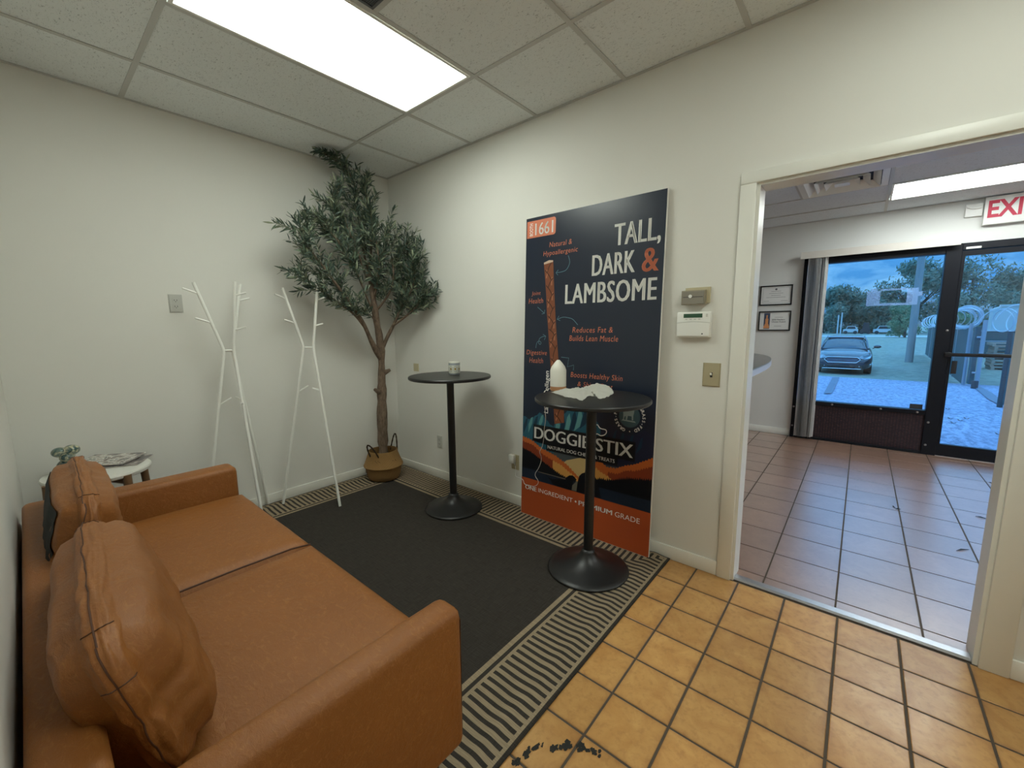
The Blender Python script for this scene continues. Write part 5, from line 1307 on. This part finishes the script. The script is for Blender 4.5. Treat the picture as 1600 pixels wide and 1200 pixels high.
razor(t, [(9.74, -5.55, 1.42), (10.0, -6.0, 1.45), (10.3, -6.5, 1.5)], .26, 3, .010)
bm = BM(); tube(bm, [(14.9, -6.0, gz(14.9)), (14.9, -6.0, gz(14.9)+.22)], .07, 12); tag(obj('bollard', bm, mat('bollard_dark', (.05, .06, .07), .6)), 'short dark bollard at the foot of the gate post', 'bollard')
# pallets
wood = mat('pallet_wood', (.42, .34, .28), .85, var=.25, vscale=4, stretch=(3, .4, 3))
def pallet(x, y, z, k):
    t = thing('pallet', PLN[k], 'pallet', (x, y, z), 'stacked pallets in the yard')
    for i in range(7):
        yy = -.5+i*.155; 
    for i in range(6):
        xx = -.52+i*.2; obj('deck_board', B(x+xx, y-.8, z+.115, x+xx+.1, y+.8, z+.135), wood, t)
    for yy in (-.8, -.05, .7): obj('stringer', B(x-.52, y+yy, z+.022, x+.58, y+yy+.1, z+.115), wood, t)
    for xx in (-.52, 0, .48): obj('bottom_board', B(x+xx, y-.8, z, x+xx+.1, y+.8, z+.022), wood, t)
PLN = ['weathered wooden pallet, '+s for s in ('bottom of the stack', 'second from the bottom of the stack', 'third from the bottom of the stack', 'fourth from the bottom of the stack', 'fifth from the bottom of the stack', 'third from the top of the stack', 'second from the top of the stack', 'topmost of the stack')]
for k in range(8): pallet(24.4+.04*(k%2), -8.5+random.uniform(-.04, .04), -.6+k*.142, k)

# car
cxr, cyr, cz = 18.4, -2.93, -.6
car = thing('car', 'dark grey sedan with a wide chrome-edged grille parked facing the window', 'car', (cxr+2.4, cyr, cz))
paint, nt, b = newmat('car_paint'); b.inputs['Base Color'].default_value = (.06, .065, .075, 1); b.inputs['Metallic'].default_value = .6; b.inputs['Roughness'].default_value = .25; b.inputs['Coat Weight'].default_value = 1
cglass = mat('car_glass', (.03, .04, .05), .05, spec=.9); chrome = mat('chrome', (.8, .8, .8), .12, 1); blk = mat('car_black', (.01, .01, .012), .5); lampm = mat('headlamp', (.55, .6, .65), .1, .4)
def loft(name, st, m_, nseg=28, p=3.2, smooth=True):
    bm = BM(); rings = []
    for x, z0, z1, hw, pw in st:
        ring = []
        for k in range(nseg):
            a_ = 2*PI*k/nseg; c_, s_ = math.cos(a_), math.sin(a_); yy = hw*math.copysign(abs(c_)**(2/pw), c_); zz = (z0+z1)/2+(z1-z0)/2*math.copysign(abs(s_)**(2/pw), s_)
            ring.append(bm.verts.new((cxr+x, cyr+yy, cz+zz)))
        rings.append(ring)
    for a_, b_ in zip(rings, rings[1:]):
        for k in range(nseg): bm.faces.new((a_[k], a_[(k+1)%nseg], b_[(k+1)%nseg], b_[k]))
    bm.faces.new(rings[0][::-1]); bm.faces.new(rings[-1]); return obj(name, bm, m_, car, smooth)
loft('body', [(0, .30, .56, .62, 3), (.04, .22, .66, .74, 3), (.12, .18, .74, .82, 3.4), (.3, .17, .82, .89, 3.6), (.7, .16, .90, .925, 3.6), (1.2, .16, .97, .925, 3.6), (1.6, .16, 1.0, .925, 4), (3.6, .16, 1.02, .925, 4), (4.4, .18, 1.0, .90, 3.8), (4.75, .25, .92, .82, 3)], paint, 36)
loft('windshield', [(1.25, .88, .98, .76, 4), (1.75, .9, 1.27, .70, 4), (2.1, .9, 1.40, .645, 4), (2.35, .9, 1.43, .60, 4)], cglass)
loft('roof', [(2.05, 1.36, 1.42, .60, 4), (2.3, 1.36, 1.465, .62, 4), (2.9, 1.36, 1.475, .60, 4), (3.4, 1.3, 1.44, .56, 4), (3.7, 1.2, 1.36, .5, 4)], paint)
loft('side_glass', [(2.3, .9, 1.42, .665, 4), (3.0, .9, 1.42, .66, 4), (3.6, .9, 1.33, .62, 4), (4.2, .9, 1.06, .55, 4)], cglass)
for s_ in (1, -1):
    bm = BM(); tube(bm, [(cxr+1.25, cyr+s_*.77, cz+.96), (cxr+1.75, cyr+s_*.71, cz+1.24), (cxr+2.15, cyr+s_*.645, cz+1.41), (cxr+2.6, cyr+s_*.625, cz+1.44)], .035, 8); obj('roof_pillar', bm, paint, car, True)
    bm = BM(); tube(bm, [(cxr+1.42, cyr+s_*.90, cz+.98), (cxr+1.40, cyr+s_*.98, cz+1.03)], .02, 6)
    bmesh.ops.create_uvsphere(bm, u_segments=12, v_segments=8, radius=1, matrix=Matrix.Translation((cxr+1.42, cyr+s_*1.04, cz+1.06))@Matrix.Diagonal((.07, .12, .065, 1))); obj('side_mirror', bm, paint, car, True)
    for xw in (.92, 3.75):
        bm = BM(); yw = cyr+s_*.80; tube(bm, [(cxr+xw, yw-s_*.12, cz+.33), (cxr+xw, yw+s_*.115, cz+.33)], .33, 24); wh = obj('wheel', bm, blk, car, True)
        bm = BM(); tube(bm, [(cxr+xw, yw+s_*.1, cz+.33), (cxr+xw, yw+s_*.125, cz+.33)], .21, 20); obj('rim', bm, chrome, wh, True)
    bm = BM()
    q = [(.02, .46, .67), (.06, .60, .75), (.20, .80, .80), (.32, .86, .76), (.20, .84, .66), (.06, .66, .62)]
    f0 = [bm.verts.new((cxr+x-.03, cyr+s_*y, cz+z)) for x, y, z in q]; f1 = [bm.verts.new((cxr+x+.10, cyr+s_*y*.98, cz+z)) for x, y, z in q]; bm.faces.new(f0); bm.faces.new(f1[::-1])
    for i in range(6): bm.faces.new((f0[i], f0[(i+1)%6], f1[(i+1)%6], f1[i]))
    obj('headlight', bm, lampm, car)
    bm = BM(); tube(bm, [(cxr+.02, cyr+s_*.52, cz+.34), (cxr+.10, cyr+s_*.72, cz+.36), (cxr+.24, cyr+s_*.86, cz+.42)], .03, 8); obj('bumper_vent', bm, chrome, car, True)
hexg = [(-.56, .60), (-.46, .69), (.46, .69), (.56, .60), (.44, .48), (-.44, .48)]
gf = lambda a, c_, h_: Vector((cxr-.055+h_+.10*abs(a)**2, cyr+a, cz+c_))
obj('grille', prism(BM(), hexg, 0, .10, gf), mat('grille_dark', (.05, .055, .07), .35, .5), car)
bm = BM(); tube(bm, [gf(a, c_, -.005) for a, c_ in hexg+[hexg[0]]], .012, 6, cap=False); obj('grille_surround', bm, chrome, car, True)
for z in (.525, .56, .595, .63): bm = BM(); tube(bm, [gf(a, z, -.004) for a in (-.48, -.24, 0, .24, .48)], .006, 5); obj('grille_bar', bm, chrome, car, True)
obj('lower_grille', prism(BM(), [(-.50, .40), (.50, .40), (.40, .26), (-.40, .26)], 0, .10, lambda a, c_, h_: Vector((cxr-.02+h_+.10*abs(a)**2, cyr+a, cz+c_))), blk, car)
bm = BM(); tube(bm, [(cxr+.02, cyr-.60, cz+.235), (cxr-.03, cyr-.3, cz+.24), (cxr-.03, cyr+.3, cz+.24), (cxr+.02, cyr+.60, cz+.235)], .012, 6); obj('bumper_lip', bm, chrome, car, True)
